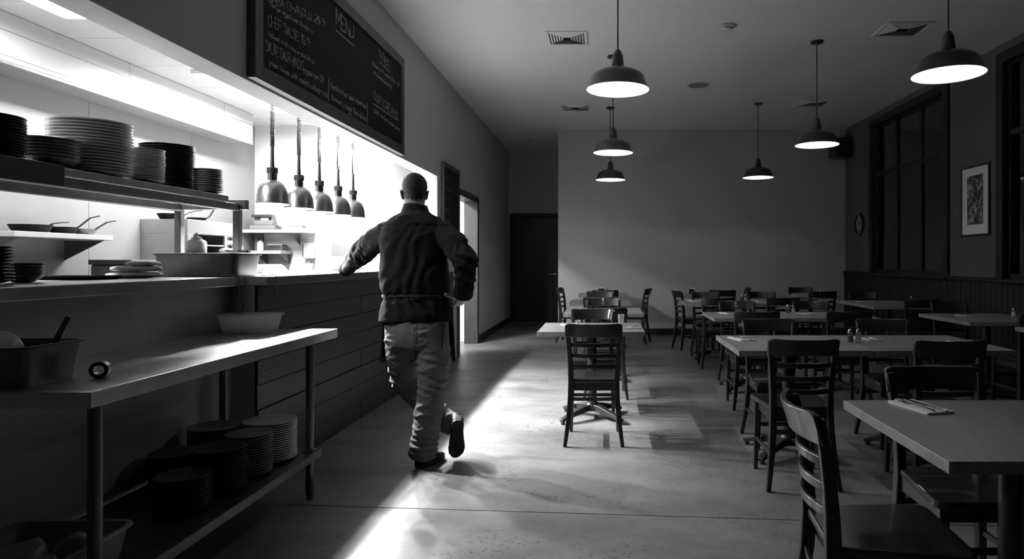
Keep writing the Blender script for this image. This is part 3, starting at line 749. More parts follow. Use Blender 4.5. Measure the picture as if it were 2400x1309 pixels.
# bus tub on the undershelf
t = thing('bus_tub', 'grey plastic bus tub on the undershelf at the near dark corner', 'tub', (-1.834, 2.145, .2668))
obj('tub', tub(.41, .36, .125, .04, .014, .003, .9), M['china_g'], t, ang=50)
for k, (x, y, w_, h_, z_) in enumerate(((-1.895, 2.135, .15, .10, 0), (-1.76, 2.20, .10, .11, 0), (-1.76, 2.08, .09, .08, 0))):
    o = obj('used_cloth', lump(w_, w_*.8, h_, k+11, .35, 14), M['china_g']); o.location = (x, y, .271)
    tag(o, ('wide crumpled cloth', 'tall crumpled cloth', 'small crumpled cloth')[k]+' in the bus tub on the undershelf', 'cloth', 'used cloths in the bus tub')

# ---------------------------------------------------------------- heat lamps over the pass
M['hbulb'] = mat('lit_heat_bulb', .9, .4, emit=30)
M['hshade'] = mat('brushed_aluminium_shade', .33, .3, metal=1, grain=(30, .2, (1, 1, 1)))
def make_heat():
    t = thing('heat_lamp', 'x', 'heat lamp', group='heat lamps hanging over the pass')
    s = obj('shade', MB().lathe([(.030, .165), (.05, .158), (.075, .135), (.092, .10), (.101, .06), (.105, .0)], 40, cap=False), M['hshade'], t)
    obj('shade_lining', MB().lathe([(.105, 0), (.103, 0), (.099, .058), (.09, .098), (.073, .132), (.045, .155), (.02, .156)], 40, cap=False), M['white_enamel2'], s, label='bright inside of the shade')
    n = MB().lathe([(.028, .165), (.028, .215)], 24, cap=False)
    for k in range(8):
        a = k*pi/4; n.box(.026, .031, -.004, .004, .168, .212, Matrix.Rotation(a, 4, 'Z'))
    obj('neck', n, M['chrome'], t)
    obj('socket_cap', MB().lathe([(0, .214), (.036, .214), (.036, .252), (.02, .256), (0, .258)], 28), M['blackp'], t)
    obj('stem', MB().tube([(0, 0, .255), (0, 0, .30), (0, 0, .40)], [.015, .012, .010], 14), M['blackp'], t)
    P = []; z = .40; a = 0
    while z < .74:
        P.append((.0125*cos(a), .0125*sin(a), z)); a += 2*pi/9; k = (z-.40)/.34; z += (.0068+.017*k*k)/9
    obj('coiled_cord', MB().tube(P, .0032, 6), M['blackp'], t)
    top = 2.758-1.69
    obj('cord', MB().tube([(0, 0, .74), (0, 0, top-.02)], .0035, 8), M['blackp'], t)
    obj('ceiling_mount', MB().lathe([(0, top-.02), (.04, top-.02), (.045, top), (0, top)], 24), M['chrome'], t)
    obj('bulb', MB().lathe([(0, .082), (.02, .084), (.03, .092), (.03, .105), (.018, .13), (.015, .155)], 20), M['hbulb'], t, label='glowing bulb')
    return t
h0 = make_heat()
for i, y in enumerate((4.59, 4.99, 5.35, 5.73, 6.07)):
    h = h0 if not i else dup(h0); h.location = (-2.3, y, 1.69)
    h['label'] = 'metal dome heat lamp over the pass, %s' % ('nearest the camera', 'second from the camera', 'middle of the five', 'fourth from the camera', 'farthest, beside the man')[i]
    lamp_light('heat_light', (-2.3, y, 1.69+.058), HEAT_W, .02)

# ---------------------------------------------------------------- kitchen
M['tube'] = mat('lit_diffuser', .9, .5, emit=12)
def fixture(y, lab, k=1., x=-3.05):
    t = thing('fluorescent_light', lab, 'ceiling light', (x, y, 2.758), group='fluorescent fixtures in the kitchen ceiling')
    obj('housing', MB().box(-.11, .11, -.62, .62, -.03, 0), M['white'], t, .003)
    obj('diffuser', MB().rings([[Vector((sx*a, yy, z)) for sx, a, z in ((-1, .10, -.03), (-1, .09, -.05), (-1, .05, -.06), (1, .05, -.06), (1, .09, -.05), (1, .10, -.03))] for yy in (-.61, .61)], True, False), M['tube'], t, label='glowing diffuser')
    l = lamp_light('fluorescent_glow', (x, y, 2.758-.068), TUBE_W*k, 0, None, 'AREA'); l.data.shape = 'RECTANGLE'; l.data.size = .16; l.data.size_y = 1.2
fixture(5.68, 'fluorescent ceiling light in view above the heat lamps'); fixture(3.22, 'fluorescent ceiling light at the near end of the kitchen', .5)
fixture(8.3, 'fluorescent ceiling light added to brighten the far end of the kitchen', 1.5, -2.9)  # extra fixture, added to light the far kitchen walls
t = thing('exhaust_hood', 'long pale boxed exhaust hood along the kitchen wall', 'hood')
obj('body', MB().box(-3.8, -3.5, 1.25, 6.6, 2.468, 2.756), M['hoodm'], t, .004)
obj('lower_rim', MB().box(-3.52, -3.496, 1.25, 6.6, 2.45, 2.468), M['steel'], t, .002)
def bracket_shelf(name, lab, x0, x1, y0, y1, z, bx):
    t = thing(name, lab, 'shelf')
    obj('board', MB().box(x0, x1, y0, y1, z-.035, z), M['shelfm'], t, .003)
    for bb in bx: obj('bracket', bb, M['steel_d'], t)
    return t
br = MB().prism([(-3.799, 1.44), (-3.52, 1.44), (-3.799, 1.30)], -.002, .002, Matrix.Translation((0, 4.66, 0)) @ Matrix.Rotation(pi/2, 4, 'X'))
br2 = MB().prism([(-3.799, 1.44), (-3.52, 1.44), (-3.799, 1.30)], -.002, .002, Matrix.Translation((0, 3.98, 0)) @ Matrix.Rotation(pi/2, 4, 'X'))
bracket_shelf('wall_shelf', 'white bracket shelf of frying pans on the kitchen wall', -3.799, -3.5, 3.93, 4.72, 1.477, [br, br2])
def xb(x, z0, z1, ya, yb): return MB().add([(x-.002, ya, z1), (x-.002, yb, z1), (x-.002, yb, z0), (x+.002, ya, z1), (x+.002, yb, z1), (x+.002, yb, z0)], [(0, 1, 2), (5, 4, 3), (0, 3, 4, 1), (1, 4, 5, 2), (2, 5, 3, 0)])
bracket_shelf('wall_shelf', 'white upper shelf on the far kitchen wall above the sink area', -3.79, -3.14, 6.92, 7.199, 1.625, [xb(-3.7, 1.46, 1.59, 6.95, 7.199), xb(-3.3, 1.46, 1.59, 6.95, 7.199)])
bracket_shelf('wall_shelf', 'white lower short shelf on the far kitchen wall', -3.72, -3.38, 6.92, 7.199, 1.404, [xb(-3.66, 1.26, 1.369, 6.95, 7.199), xb(-3.42, 1.26, 1.369, 6.95, 7.199)])
def pan(r, h, L_, lab, loc, rz, lift=.05, m=None):
    t = thing('frying_pan', lab, 'pan', loc, rz, 'frying pans in the kitchen')
    obj('pan_body', MB().lathe([(0, 0), (r*.72, 0), (r*.86, h*.4), (r, h), (r*.985, h), (r*.84, h*.4+.002), (r*.70, .003), (0, .003)], 36, cap=False), m or M['pan'], t)
    obj('handle', MB().bar([(r*.97, 0, h*.85), (r+.03, 0, h+.015), (r+L_*.6, 0, h+lift*.8), (r+L_, 0, h+lift)], [.022, .016, .018, .02], .006), M['pan'], t, .001)
pan(.115, .05, .14, 'largest black frying pan on the white wall shelf', (-3.665, 4.23, 1.478), radians(82), .03)
pan(.085, .045, .16, 'middle black frying pan on the white wall shelf', (-3.625, 4.432, 1.478), radians(75), .09)
pan(.075, .04, .16, 'small steel frying pan at the end of the wall shelf', (-3.615, 4.597, 1.478), radians(78), .07, M['steel_d'])
pan(.10, .05, .13, 'black pan on top of the steel cabinet beside the broiler', (-3.64, 5.56, 1.642), radians(40), .04)
pan(.08, .035, .14, 'pan with its handle raised on top of the broiler', (-3.60, 5.85, 1.642), radians(60), .13)
t = thing('broiler', 'steel salamander broiler with an open dark grill', 'oven')
bb = MB().box(-3.799, -3.41, 5.42, 6.14, 1.52, 1.64).box(-3.799, -3.41, 5.42, 5.50, 1.28, 1.52).box(-3.799, -3.41, 5.95, 6.14, 1.28, 1.52).box(-3.799, -3.41, 5.50, 5.95, 1.28, 1.33).box(-3.799, -3.70, 5.50, 5.95, 1.33, 1.52)
obj('body', bb, M['steel'], t, .003)
obj('cavity_lining', MB().box(-3.70, -3.695, 5.50, 5.95, 1.33, 1.52).box(-3.695, -3.42, 5.50, 5.503, 1.33, 1.52).box(-3.695, -3.42, 5.947, 5.95, 1.33, 1.52).box(-3.695, -3.42, 5.503, 5.947, 1.33, 1.333).box(-3.695, -3.42, 5.503, 5.947, 1.517, 1.52), M['dark'], t)
gr = MB().box(-3.43, -3.415, 5.505, 5.945, 1.425, 1.435)
for k in range(12): gr.box(-3.69, -3.43, 5.53+k*.036, 5.535+k*.036, 1.427, 1.433)
obj('grill_rack', gr, M['chrome'], t)
for z in (1.36, 1.43, 1.50): obj('knob', MB().lathe([(0, 0), (.018, 0), (.016, .02), (0, .02)], 18, M=Matrix.Translation((-3.41, 6.04, z)) @ Matrix.Rotation(pi/2, 4, 'Y')), M['blackp'], t)
t = thing('cooking_range', 'steel range under the broiler, mostly hidden by the pass', 'stove')
obj('body', MB().box(-3.79, -3.2, 5.3, 6.9, 0, .93), M['steel_d'], t, .004); obj('riser', MB().box(-3.79, -3.45, 5.4, 6.2, .93, 1.279), M['steel_d'], t, .003)
t = thing('back_counter', 'steel work counter along the kitchen wall', 'counter')
obj('worktop', MB().box(-3.79, -3.15, 2.2, 5.2, .9, .94), M['steel'], t, .003); obj('cabinet', MB().box(-3.78, -3.2, 2.22, 5.18, 0, .9), M['steel_d'], t)
t = thing('toaster', 'dark steel toaster box on the kitchen work counter', 'toaster', (-3.4, 4.72, .9405))
obj('body', MB().box(-.14, .14, -.16, .16, 0, .33), M['steel_d'], t, .01); obj('lid', MB().box(-.15, .15, -.17, .17, .33, .365), M['blackp'], t, .006)
# shelf contents
t = thing('slicer', 'pale kitchen slicer on the upper far shelf', 'slicer', (-3.60, 7.06, 1.6255))
obj('body', MB().box(-.14, .12, -.09, .09, 0, .045).box(-.10, .10, -.07, .07, .045, .10), M['china_g'], t, .01); obj('guard', MB().prism([(.06, .04), (.15, .04), (.12, .16), (.08, .16)], -.05, .05, Matrix.Rotation(pi/2, 4, 'X')), M['steel'], t, .003)
obj('carriage', MB().box(-.12, .08, -.08, .08, .13, .16).box(-.10, -.09, -.06, .06, .10, .13).box(.05, .06, -.06, .06, .10, .13), M['steel_d'], t, .004)
t = thing('storage_box', 'low white box at the outer end of the upper far shelf', 'box', (-3.27, 7.06, 1.6255))
obj('box', MB().box(-.07, .07, -.06, .06, 0, .035), M['plas'], t, .006); obj('lid', MB().box(-.074, .074, -.064, .064, .035, .045), M['china_g'], t, .003)
t = thing('plastic_jug', 'white plastic jug with a black cap on the lower far shelf', 'jug', (-3.66, 7.05, 1.4045))
obj('body', MB().lathe([(0, 0), (.032, 0), (.034, .08), (.02, .1), (.014, .11)], 20), M['plas'], t); obj('cap', MB().lathe([(0, .108), (.018, .108), (.018, .13), (0, .13)], 18), M['blackp'], t)
t = thing('wire_tray', 'steel tray rack on the lower far shelf', 'tray', (-3.49, 7.06, 1.4045))
obj('tray', tub(.2, .16, .05, .02), M['steel_d'], t); obj('cover', MB().box(-.08, .08, -.06, .06, .052, .07), M['china_g'], t, .008)
t = thing('towel_dispenser', 'white paper towel dispenser on the far kitchen wall edge', 'dispenser', (-3.185, 7.199, 1.40))
obj('case', MB().box(-.05, .05, -.09, 0, -.08, .09), M['plas'], t, .012); obj('black_cover', MB().box(-.055, -.05, -.085, -.005, -.06, .08), M['blackp'], t)
t = thing('soap_bottle', 'soap dispenser below the paper towels in the kitchen', 'dispenser', (-3.19, 7.199, 1.21))
obj('tank', MB().box(-.045, .045, -.08, 0, -.04, .06), M['trans'], t, .01); obj('pump', MB().box(-.02, .02, -.06, -.02, .06, .085), M['china_g'], t, .004)
o = obj('notice_paper', MB().box(-3.109, -3.107, 7.56, 8.17, 1.35, 1.50), M['china_g']); tag(o, 'grey notice sheet low on the bright kitchen wall', 'notice')
# ---------------------------------------------------------------- chalk lettering: a hand-drawn single-stroke alphabet on a 4 x 6 grid
G = {'A': '00 26 40|12 32', 'B': '00 06 35 33 03|33 41 40 00', 'C': '45 26 05 01 20 41', 'D': '00 06 36 43 30 00', 'E': '46 06 00 40|03 33', 'F': '46 06 00|03 33', 'G': '45 26 05 01 20 41 43 23',
     'H': '00 06|40 46|03 43', 'I': '20 26', 'J': '46 41 20 01', 'K': '00 06|46 03 40', 'L': '06 00 40', 'M': '00 06 22 46 40', 'N': '00 06 40 46', 'O': '20 02 04 26 44 42 20', 'P': '00 06 36 45 33 03',
     'Q': '20 02 04 26 44 42 20|31 50', 'R': '00 06 36 45 33 03|23 40', 'S': '45 26 05 33 41 20 01', 'T': '06 46|26 20', 'U': '06 01 20 41 46', 'V': '06 20 46', 'W': '06 10 24 30 46', 'X': '00 46|06 40', 'Y': '06 23 46|23 20',
     'Z': '06 46 00 40', 'a': '33 13 02 10 30 33 40', 'b': '06 00 30 33 03', 'c': '33 13 02 10 30', 'd': '36 30 10 02 13 33', 'e': '02 32 33 13 01 10 30', 'f': '35 26 15 10|03 33', 'g': '33 13 02 10 30 33|30 28 08', 'h': '06 00|03 23 32 30',
     'i': '13 10|15 15', 'k': '06 00|33 01 30', 'l': '16 10 20', 'm': '00 03 13 10|13 23 33 30', 'n': '00 03|02 13 33 30', 'o': '13 02 10 30 32 23 13', 'p': '03 08|03 33 31 00', 'r': '03 00|02 13 33', 's': '33 13 02 31 20 00',
     't': '15 11 20 30|03 33', 'u': '03 01 10 30 33', 'v': '03 20 33', 'w': '03 10 22 30 43', 'y': '03 11|33 18', '-': '03 33', '.': '10 11', ',': '10 08', '1': '14 26 20', '2': '05 26 45 00 40', '3': '06 46 23 42 20 01', '4': '36 02 42|36 30',
     '5': '46 06 03 33 41 20 01', '6': '46 13 01 20 41 33 03', '7': '06 46 10', '8': '20 01 33 45 26 05 13 42 20', '9': '43 13 05 26 45 41 20', '0': '20 02 04 26 44 42 20', '(': '36 14 12 30', ')': '16 34 32 10', '&': '40 05 26 34 01 20 42', "'": '26 25', '$': '45 26 05 33 41 20 01|27 20', ' ': ''}
def chalk(b, text, y, z, h, X, wd=.6, slope=0., th=.0042, adv=.72):
    """text starting at depth y, height z, letter height h, written along +y on the plane x = X"""
    rnd = random.Random(text)
    cy = y
    for ch in text:
        jy, jz, js = rnd.uniform(-.04, .04)*h, rnd.uniform(-.07, .07)*h, rnd.uniform(.88, 1.12)
        for st in G.get(ch, '').split('|'):
            pts = []
            for tok in st.split():
                gx, gz = int(tok[0]), int(tok[1])
                if gz > 6: gz = 6-gz if gz == 7 else -2          # descenders
                pts.append(Vector((X, cy+jy+gx/4*h*wd*js+rnd.uniform(-.03, .03)*h, z+jz+gz/6*h*js+(cy-y)*slope+rnd.uniform(-.03, .03)*h)))
            for p, q in zip(pts, pts[1:]):
                d = (q-p)
                if d.length < 1e-4: q = p+Vector((0, 0, h*.05)); d = q-p
                d.normalize(); s_ = Vector((0, -d.z, d.y))*th/2; t_ = Vector((.0012, 0, 0)); e = d*th*.3
                b.add([p-s_-e, p+s_-e, q+s_+e, q-s_+e, p-s_-e+t_, p+s_-e+t_, q+s_+e+t_, q-s_+e+t_], [(4, 5, 6, 7), (0, 1, 5, 4), (1, 2, 6, 5), (2, 3, 7, 6), (3, 0, 4, 7), (3, 2, 1, 0)])
        cy += h*wd*adv*(1.38 if ch.isupper() else 1.12 if ch != ' ' else .9)
    return cy
def line(b, y0, z0, y1, z1, X, th=.006):
    p, q = Vector((X, y0, z0)), Vector((X, y1, z1)); d = (q-p).normalized(); s_ = Vector((0, -d.z, d.y))*th/2; t_ = Vector((.0012, 0, 0))
    b.add([p-s_, p+s_, q+s_, q-s_, p-s_+t_, p+s_+t_, q+s_+t_, q-s_+t_], [(4, 5, 6, 7), (0, 1, 5, 4), (1, 2, 6, 5), (2, 3, 7, 6), (3, 0, 4, 7), (3, 2, 1, 0)])
# ---------------------------------------------------------------- menu board above the pass
MX0 = -1.965      # slate surface
BY0, BY1, BZ0, BZ1 = 3.70, 6.47, 2.325, 3.265
t = thing('menu_board', 'big wood-framed chalkboard reading MENU above the kitchen pass', 'chalkboard')
fw = .088
obj('frame', MB().box(-1.998, -1.948, BY0, BY0+fw, BZ0, BZ1).box(-1.998, -1.948, BY1-fw, BY1, BZ0, BZ1).box(-1.998, -1.948, BY0+fw, BY1-fw, BZ0, BZ0+fw).box(-1.998, -1.948, BY0+fw, BY1-fw, BZ1-fw, BZ1), M['frame'], t, .003)
obj('slate', MB().box(-1.995, MX0, BY0+fw, BY1-fw, BZ0+fw, BZ1-fw), M['board'], t)
def px(x, y, X=MX0):
    Z = X*1550/(x-1415); return Z, 1.3+(610-y)*Z/1550
def put(text, x, y, x2=None, y2=None, hpx=12, th=.0042, nm='chalk_lettering', wd=None):
    b = MB(); ya, za = px(x, y); yb, zb = px(x2, y2)
    h = hpx*ya/1550
    # natural width at wd = 1
    nat = sum(h*.72*(1.38 if c.isupper() else 1.12 if c != ' ' else .9) for c in text)
    chalk(b, text, ya, za, h, MX0+.0002, (yb-ya)/nat, (zb-za)/(yb-ya), th)
    return b
cl = [('BABA GHANOUJ 24.9', 628, 0, 760, 60, 20), ('large eggplant & tahini', 632, 12, 735, 80, 11), ('CHEF SALSE 15.9', 628, 58, 725, 110, 24), ('baked with louisiana taza', 630, 84, 735, 148, 12),
      ('SAUTE DAUPHINOIS', 622, 118, 712, 168, 24), ('capsicum $9', 712, 170, 757, 192, 15), ('green loves with cooked cabbage tips', 630, 150, 768, 228, 15),
      ('Gardine-bar bowl reserved', 774, 205, 858, 254, 13), ('formerly beef & pickles', 776, 232, 858, 284, 13),
      ('SIDES', 887, 130, 911, 160, 17), ('baked with sumac & oil 18', 873, 152, 935, 202, 9), ('this beans salsa 16', 875, 172, 918, 208, 8),
      ('OUR CREAMS', 874, 232, 932, 280, 20), ('bad wares made here', 877, 262, 937, 308, 10)]
for tx, x, y, x2, y2, hp in cl: obj('chalk_lettering', put(tx, x, y, x2, y2, hp), M['chalk'], t)
obj('chalk_heading', put('MENU', 788, 58, 829, 93, 36, .008), M['chalk'], t)
b = MB()
for (x, y, x2, y2) in ((787, 71, 831, 109), (889, 144, 913, 168), (873, 242, 933, 282), (770, 184, 770, 236), (861, 241, 861, 293), (817, 264, 825, 269)):
    (a, c_), (d, e) = px(x, y), px(x2, y2); line(b, a, c_, d, e, MX0+.0002, .007)
obj('chalk_underlines', b, M['chalk'], t)
# small chalkboard by the kitchen door
t = thing('specials_board', 'narrow framed chalkboard between the pass and the kitchen door', 'chalkboard')
SY0, SY1, SZ0, SZ1 = 8.12, 9.02, 1.35, 2.52
obj('frame', MB().box(-1.998, -1.96, SY0, SY0+.06, SZ0, SZ1).box(-1.998, -1.96, SY1-.06, SY1, SZ0, SZ1).box(-1.998, -1.96, SY0+.06, SY1-.06, SZ0, SZ0+.06).box(-1.998, -1.96, SY0+.06, SY1-.06, SZ1-.06, SZ1), M['frame'], t, .003)
obj('slate', MB().box(-1.995, -1.972, SY0+.06, SY1-.06, SZ0+.06, SZ1-.06), M['board'], t)
M['chalk_d'] = mat('faint_chalk', .09, .9)
for k, tx in enumerate(('nmuvw', 'mun rw nvm', 'wnr mum', 'vnm urn', 'mrw nunm', 'nvu mrn', 'umn wrm')):
    b = MB(); chalk(b, tx, SY0+.12, SZ1-.2-k*.135, .065, -1.9718, .62, 0, .006); obj('chalk_lettering', b, M['chalk_d'], t)
# ---------------------------------------------------------------- the man leaning on the pass
def W_(x, y, Z):
    """a point given by its direction from the camera and its depth"""
    return Vector(((x-1415)*Z/1550, Z, 1.3-(y-610)*Z/1550))
def solid(name, mb, voxel, smooth=4, disp=None):
    """fuse overlapping closed forms into one continuous skin"""
    me = mb.mesh('tmp'); bm = bmesh.new(); bm.from_mesh(me); bmesh.ops.recalc_face_normals(bm, faces=bm.faces); bm.to_mesh(me); bm.free()
    o = bpy.data.objects.new('tmp', me); C.objects.link(o)
    r = o.modifiers.new('r', 'REMESH'); r.mode = 'VOXEL'; r.voxel_size = voxel
    if smooth: s = o.modifiers.new('s', 'SMOOTH'); s.iterations = smooth; s.factor = .5
    dg = bpy.context.evaluated_depsgraph_get(); out = bpy.data.meshes.new_from_object(o.evaluated_get(dg))
    bpy.data.objects.remove(o); out.name = name
    if disp:
        ns = [v.normal.copy() for v in out.vertices]
        for v, n in zip(out.vertices, ns): v.co += n*disp(v.co, n)
    out.polygons.foreach_set('use_smooth', [True]*len(out.polygons)); out.update()
    return out
def ell(c, rx, ry, n=28, rz=0., e=1., tilt=0.):
    c = Vector(c); R = []
    for k in range(n):
        a = 2*pi*k/n; x = rx*math.copysign(abs(cos(a))**e, cos(a)); y = ry*math.copysign(abs(sin(a))**e, sin(a))
        x, y = x*cos(rz)-y*sin(rz), x*sin(rz)+y*cos(rz)
        R.append(c+Vector((x, y, tilt*x)))
    return R
def fold(p, f, k=1.): return abs(noise.noise(Vector(p)*f))*k
skin = mat('skin', .22, .5, bump=(300, .2, .0006))
shirt_m = mat('dark_work_shirt', .012, .95, spec=.15, grain=(120, .15, (1, 1, 1)), bump=(380, .3, .0006))
pants_m = mat('faded_canvas_trousers', .14, .92, grain=(60, .14, (1, 1, 1)), bump=(420, .35, .0006))
hair_m = mat('short_dark_hair', .011, .75, bump=(260, .9, .002, (1, 1, .4)))
shoe_m = mat('black_work_shoe', .010, .6, spec=.3)
apron_m = mat('black_apron', .012, .85)
# joints
shL, elL, wrL = W_(893, 541, 4.30), W_(850, 590, 4.50), W_(811, 629, 4.735)
shR, elR, wrR = W_(1050, 541, 4.28), W_(1092, 612, 4.10), W_(1084, 690, 4.24)
neck0, neck1 = W_(975, 505, 4.34), W_(973, 462, 4.385)
headc = W_(972, 452, 4.385)
hipL, knL, anL = W_(944, 775, 4.24), W_(938, 893, 4.43), W_(1050, 988, 4.37)
hipR, knR, anR = W_(1008, 775, 4.22), W_(1010, 905, 4.22), W_(990, 1060, 4.20)
# ---- head: turned a little to the left, tilted down
def build_head():
    b = MB(); Rz = Matrix.Rotation(radians(14), 4, 'Z') @ Matrix.Rotation(radians(-6), 4, 'X')
    T_ = Matrix.Translation(headc) @ Rz
    prof = [(-.115, .040, .045, .055), (-.105, .052, .062, .035), (-.085, .060, .078, .018), (-.06, .066, .088, .006), (-.03, .070, .094, .0), (0, .0745, .098, -.003), (.03, .0775, .100, -.006), (.06, .076, .098, -.008), (.085, .067, .088, -.010), (.105, .050, .068, -.010), (.117, .028, .04, -.010), (.121, .008, .012, -.010)]
    rs = []
    for z, rx, ry, oy in prof:
        rs.append([T_ @ Vector((rx*cos(a), ry*sin(a)+oy, z)) for a in [2*pi*k/32 for k in range(32)]])
    b.rings(rs)
    # nose, brow, lips, chin
    b.tube([T_ @ Vector(p) for p in ((0, .088, .022), (0, .103, .0), (0, .116, -.022), (0, .098, -.034))], [.010, .011, .015, .010], 12)
    b.tube([T_ @ Vector(p) for p in ((-.05, .076, .026), (-.022, .092, .030), (.022, .092, .030), (.05, .076, .026))], [.007, .010, .010, .007], 10)
    b.tube([T_ @ Vector(p) for p in ((-.024, .090, -.055), (0, .101, -.053), (.024, .090, -.055))], [.004, .007, .004], 10)
    b.tube([T_ @ Vector(p) for p in ((-.020, .089, -.065), (0, .099, -.066), (.020, .089, -.065))], [.004, .0075, .004], 10)
    b.tube([T_ @ Vector(p) for p in ((-.018, .082, -.098), (0, .092, -.1), (.018, .082, -.098))], [.012, .016, .012], 10)
    for s in (-1, 1):      # ears with a folded rim and lobe
        pts = [(.072, -.008, -.018), (.082, -.016, .008), (.088, -.022, .028), (.088, -.036, .030), (.086, -.040, .006), (.080, -.030, -.018), (.076, -.016, -.032), (.072, -.008, -.024)]
        b.tube([T_ @ Vector((s*(x*.96+.003), y, z*.85-.016)) for x, y, z in pts], [.005, .006, .0065, .0065, .006, .007, .008, .006], 8)
        b.rings([[T_ @ Vector((s*(.066+.007*q), -.022+.015*cos(a), -.016+.025*sin(a))) for a in [2*pi*k/12 for k in range(12)]] for q in (0, 1, 2)])
    return b, T_
bd, TH = build_head()
bd.tube([W_(975, 530, 4.31), neck0, W_(974, 485, 4.36), neck1], [(.075, .07), (.062, .066), (.058, .064), (.058, .066)], 24, up=(0, 1, 0))
def H_(p): return TH @ Vector(p)
# torso core and limbs (mostly hidden by the clothes)
bd.rings([ell(W_(975, 760, 4.23), .145, .10), ell(W_(975, 700, 4.25), .145, .095), ell(W_(973, 620, 4.28), .155, .105), ell(W_(972, 560, 4.30), .165, .105), ell(W_(973, 525, 4.31), .13, .085)])
bd.tube([shL, elL, wrL], [.048, .042, .029], 16); bd.tube([shR, elR, wrR], [.048, .042, .029], 16)
bd.tube([shL, W_(973, 530, 4.31), shR], [.05, .07, .05], 16)
bd.tube([hipL, knL, anL], [.075, .055, .038], 16); bd.tube([hipR, knR, anR+Vector((0, 0, .0))], [.075, .055, .038], 16)
bd.tube([hipL, hipR], .085, 16)
def hand(b, wrist, palm_dir, across, normal, fingers, thumb, k=1.):
    """palm_dir: wrist to knuckles; across: towards the index side; normal: out of the back of the hand. fingers: four bend lists in degrees"""
    d, a, n = Vector(palm_dir).normalized(), Vector(across).normalized(), Vector(normal).normalized()
    w = Vector(wrist)
    b.rings([[w+d*t+a*(ra*cos(q)+o)+n*rb*sin(q) for q in [2*pi*i/18 for i in range(18)]] for t, ra, rb, o in ((-.03, .027, .021, 0), (0, .026, .019, 0), (.025, .033, .018, .002), (.06, .041, .016, .002), (.09, .041, .0145, 0), (.098, .036, .010, 0))])
    for i, (off, L_, r0, fb) in enumerate(zip((.030, .011, -.009, -.028), (.076, .085, .079, .062), (.0095, .0098, .0092, .0082), fingers)):
        p = w+d*.086+a*off; dr = (d+a*off*2.2).normalized(); P = [p-d*.018, p]; nn = n.copy(); Rr = [r0, r0*1.08]
        ax = a
        for seg, bend in zip((.44, .31, .25), fb):
            rm = Matrix.Rotation(radians(bend), 3, ax); dr = rm @ dr; 
            P.append(P[-1]+dr*L_*seg*.5); P.append(P[-1]+dr*L_*seg*.5); Rr += [r0*.95, r0*.98]
        Rr[-1] = r0*.62
        b.tube(P, Rr, 10, up=n)
    p0 = w+d*.02+a*.022; P = [p0-d*.01]
    for v in thumb: P.append(P[-1]+(d*v[0]+a*v[1]+n*v[2]))
    b.tube(P, [.014, .0145, .0125, .0115, .0085][:len(P)], 12, up=n)
# left hand: palm down on the ledge edge, fingers curling over it
dL = (W_(789, 640, 4.79)-wrL)
hand(bd, wrL+Vector((-.012, .004, .006)), (-.87, .40, -.05), (.42, .86, .03), (-.03, -.02, 1), ((-2, -6, -8), (-2, -7, -8), (-3, -8, -8), (-4, -8, -8)), ((.012, .022, -.004), (.02, .018, -.004), (.022, .006, -.002), (.014, -.002, -.001)))
# right hand on the hip: fingers forward round the waist, thumb back along the belt
hand(bd, wrR+Vector((0, .004, -.006)), (-.42, .62, -.62), (-.55, -.75, .05), (.62, -.30, -.55), ((-14, -22, -14), (-16, -24, -16), (-18, -26, -18), (-22, -28, -18)), ((.006, .030, .0), (.0, .034, -.004), (-.006, .028, -.008), (-.004, .016, -.006)))
body = obj('person', solid('person', bd, .0042, 2), skin)
tag(body, 'man in a dark work shirt, back to us, leaning on the pass, legs crossed', 'person')
# ---- hair: close-cropped cap
hb = MB(); rs = []
for z, rx, ry, oy, f0 in ((-.138, .052, .052, -.030, 1), (-.125, .060, .060, -.026, 1), (-.11, .062, .064, -.022, 1), (-.095, .066, .070, -.018, 1), (-.072, .050, .060, -.012, 1), (-.05, .064, .078, -.010, 1), (-.02, .0735, .092, -.007, 1), (.01, .0785, .1015, -.009, 1), (.04, .0815, .105, -.010, 1), (.07, .0785, .101, -.011, 1), (.095, .066, .088, -.012, 1), (.115, .046, .063, -.012, 1), (.127, .024, .034, -.012, 1), (.131, .006, .008, -.012, 1)):
    ring = []
    for k in range(40):
        a = 2*pi*k/40; c_, s_ = cos(a), sin(a); y = ry*s_+oy; x = rx*c_
        if s_ > 0:                                    # pull the cap inside the face at the front below the hairline
            lim = .55 if z < .055 else 1.
            if z < .055: y = min(y, -.004 + (z+.02)*.25); x *= (.93 if s_ > .25 else 1)
        ring.append(H_((x, y, z)))
    rs.append(ring)
hb.rings(rs)
hair = obj('hair', solid('hair', hb, .004, 2, lambda p, n: .0022*noise.noise(Vector(p)*90)+.0012*noise.noise(Vector((p.x*260, p.y*260, p.z*90)))), hair_m, body)
# ---- spectacles
gl = MB()
for s in (-1, 1):
    gl.tube([H_((s*.073, -.018, .012)), H_((s*.077, .03, .012)), H_((s*.070, .098, .008))], .0016, 8)
    gl.tube([H_((s*.036+.025*cos(q), .106-.012*abs(cos(q)), .0+.019*sin(q))) for q in [2*pi*i/20 for i in range(20)]], .0014, 6, closed=True)
gl.tube([H_((-.011, .106, .004)), H_((0, .110, .006)), H_((.011, .106, .004))], .0014, 6)
obj('glasses', gl, M['chrome'], body)
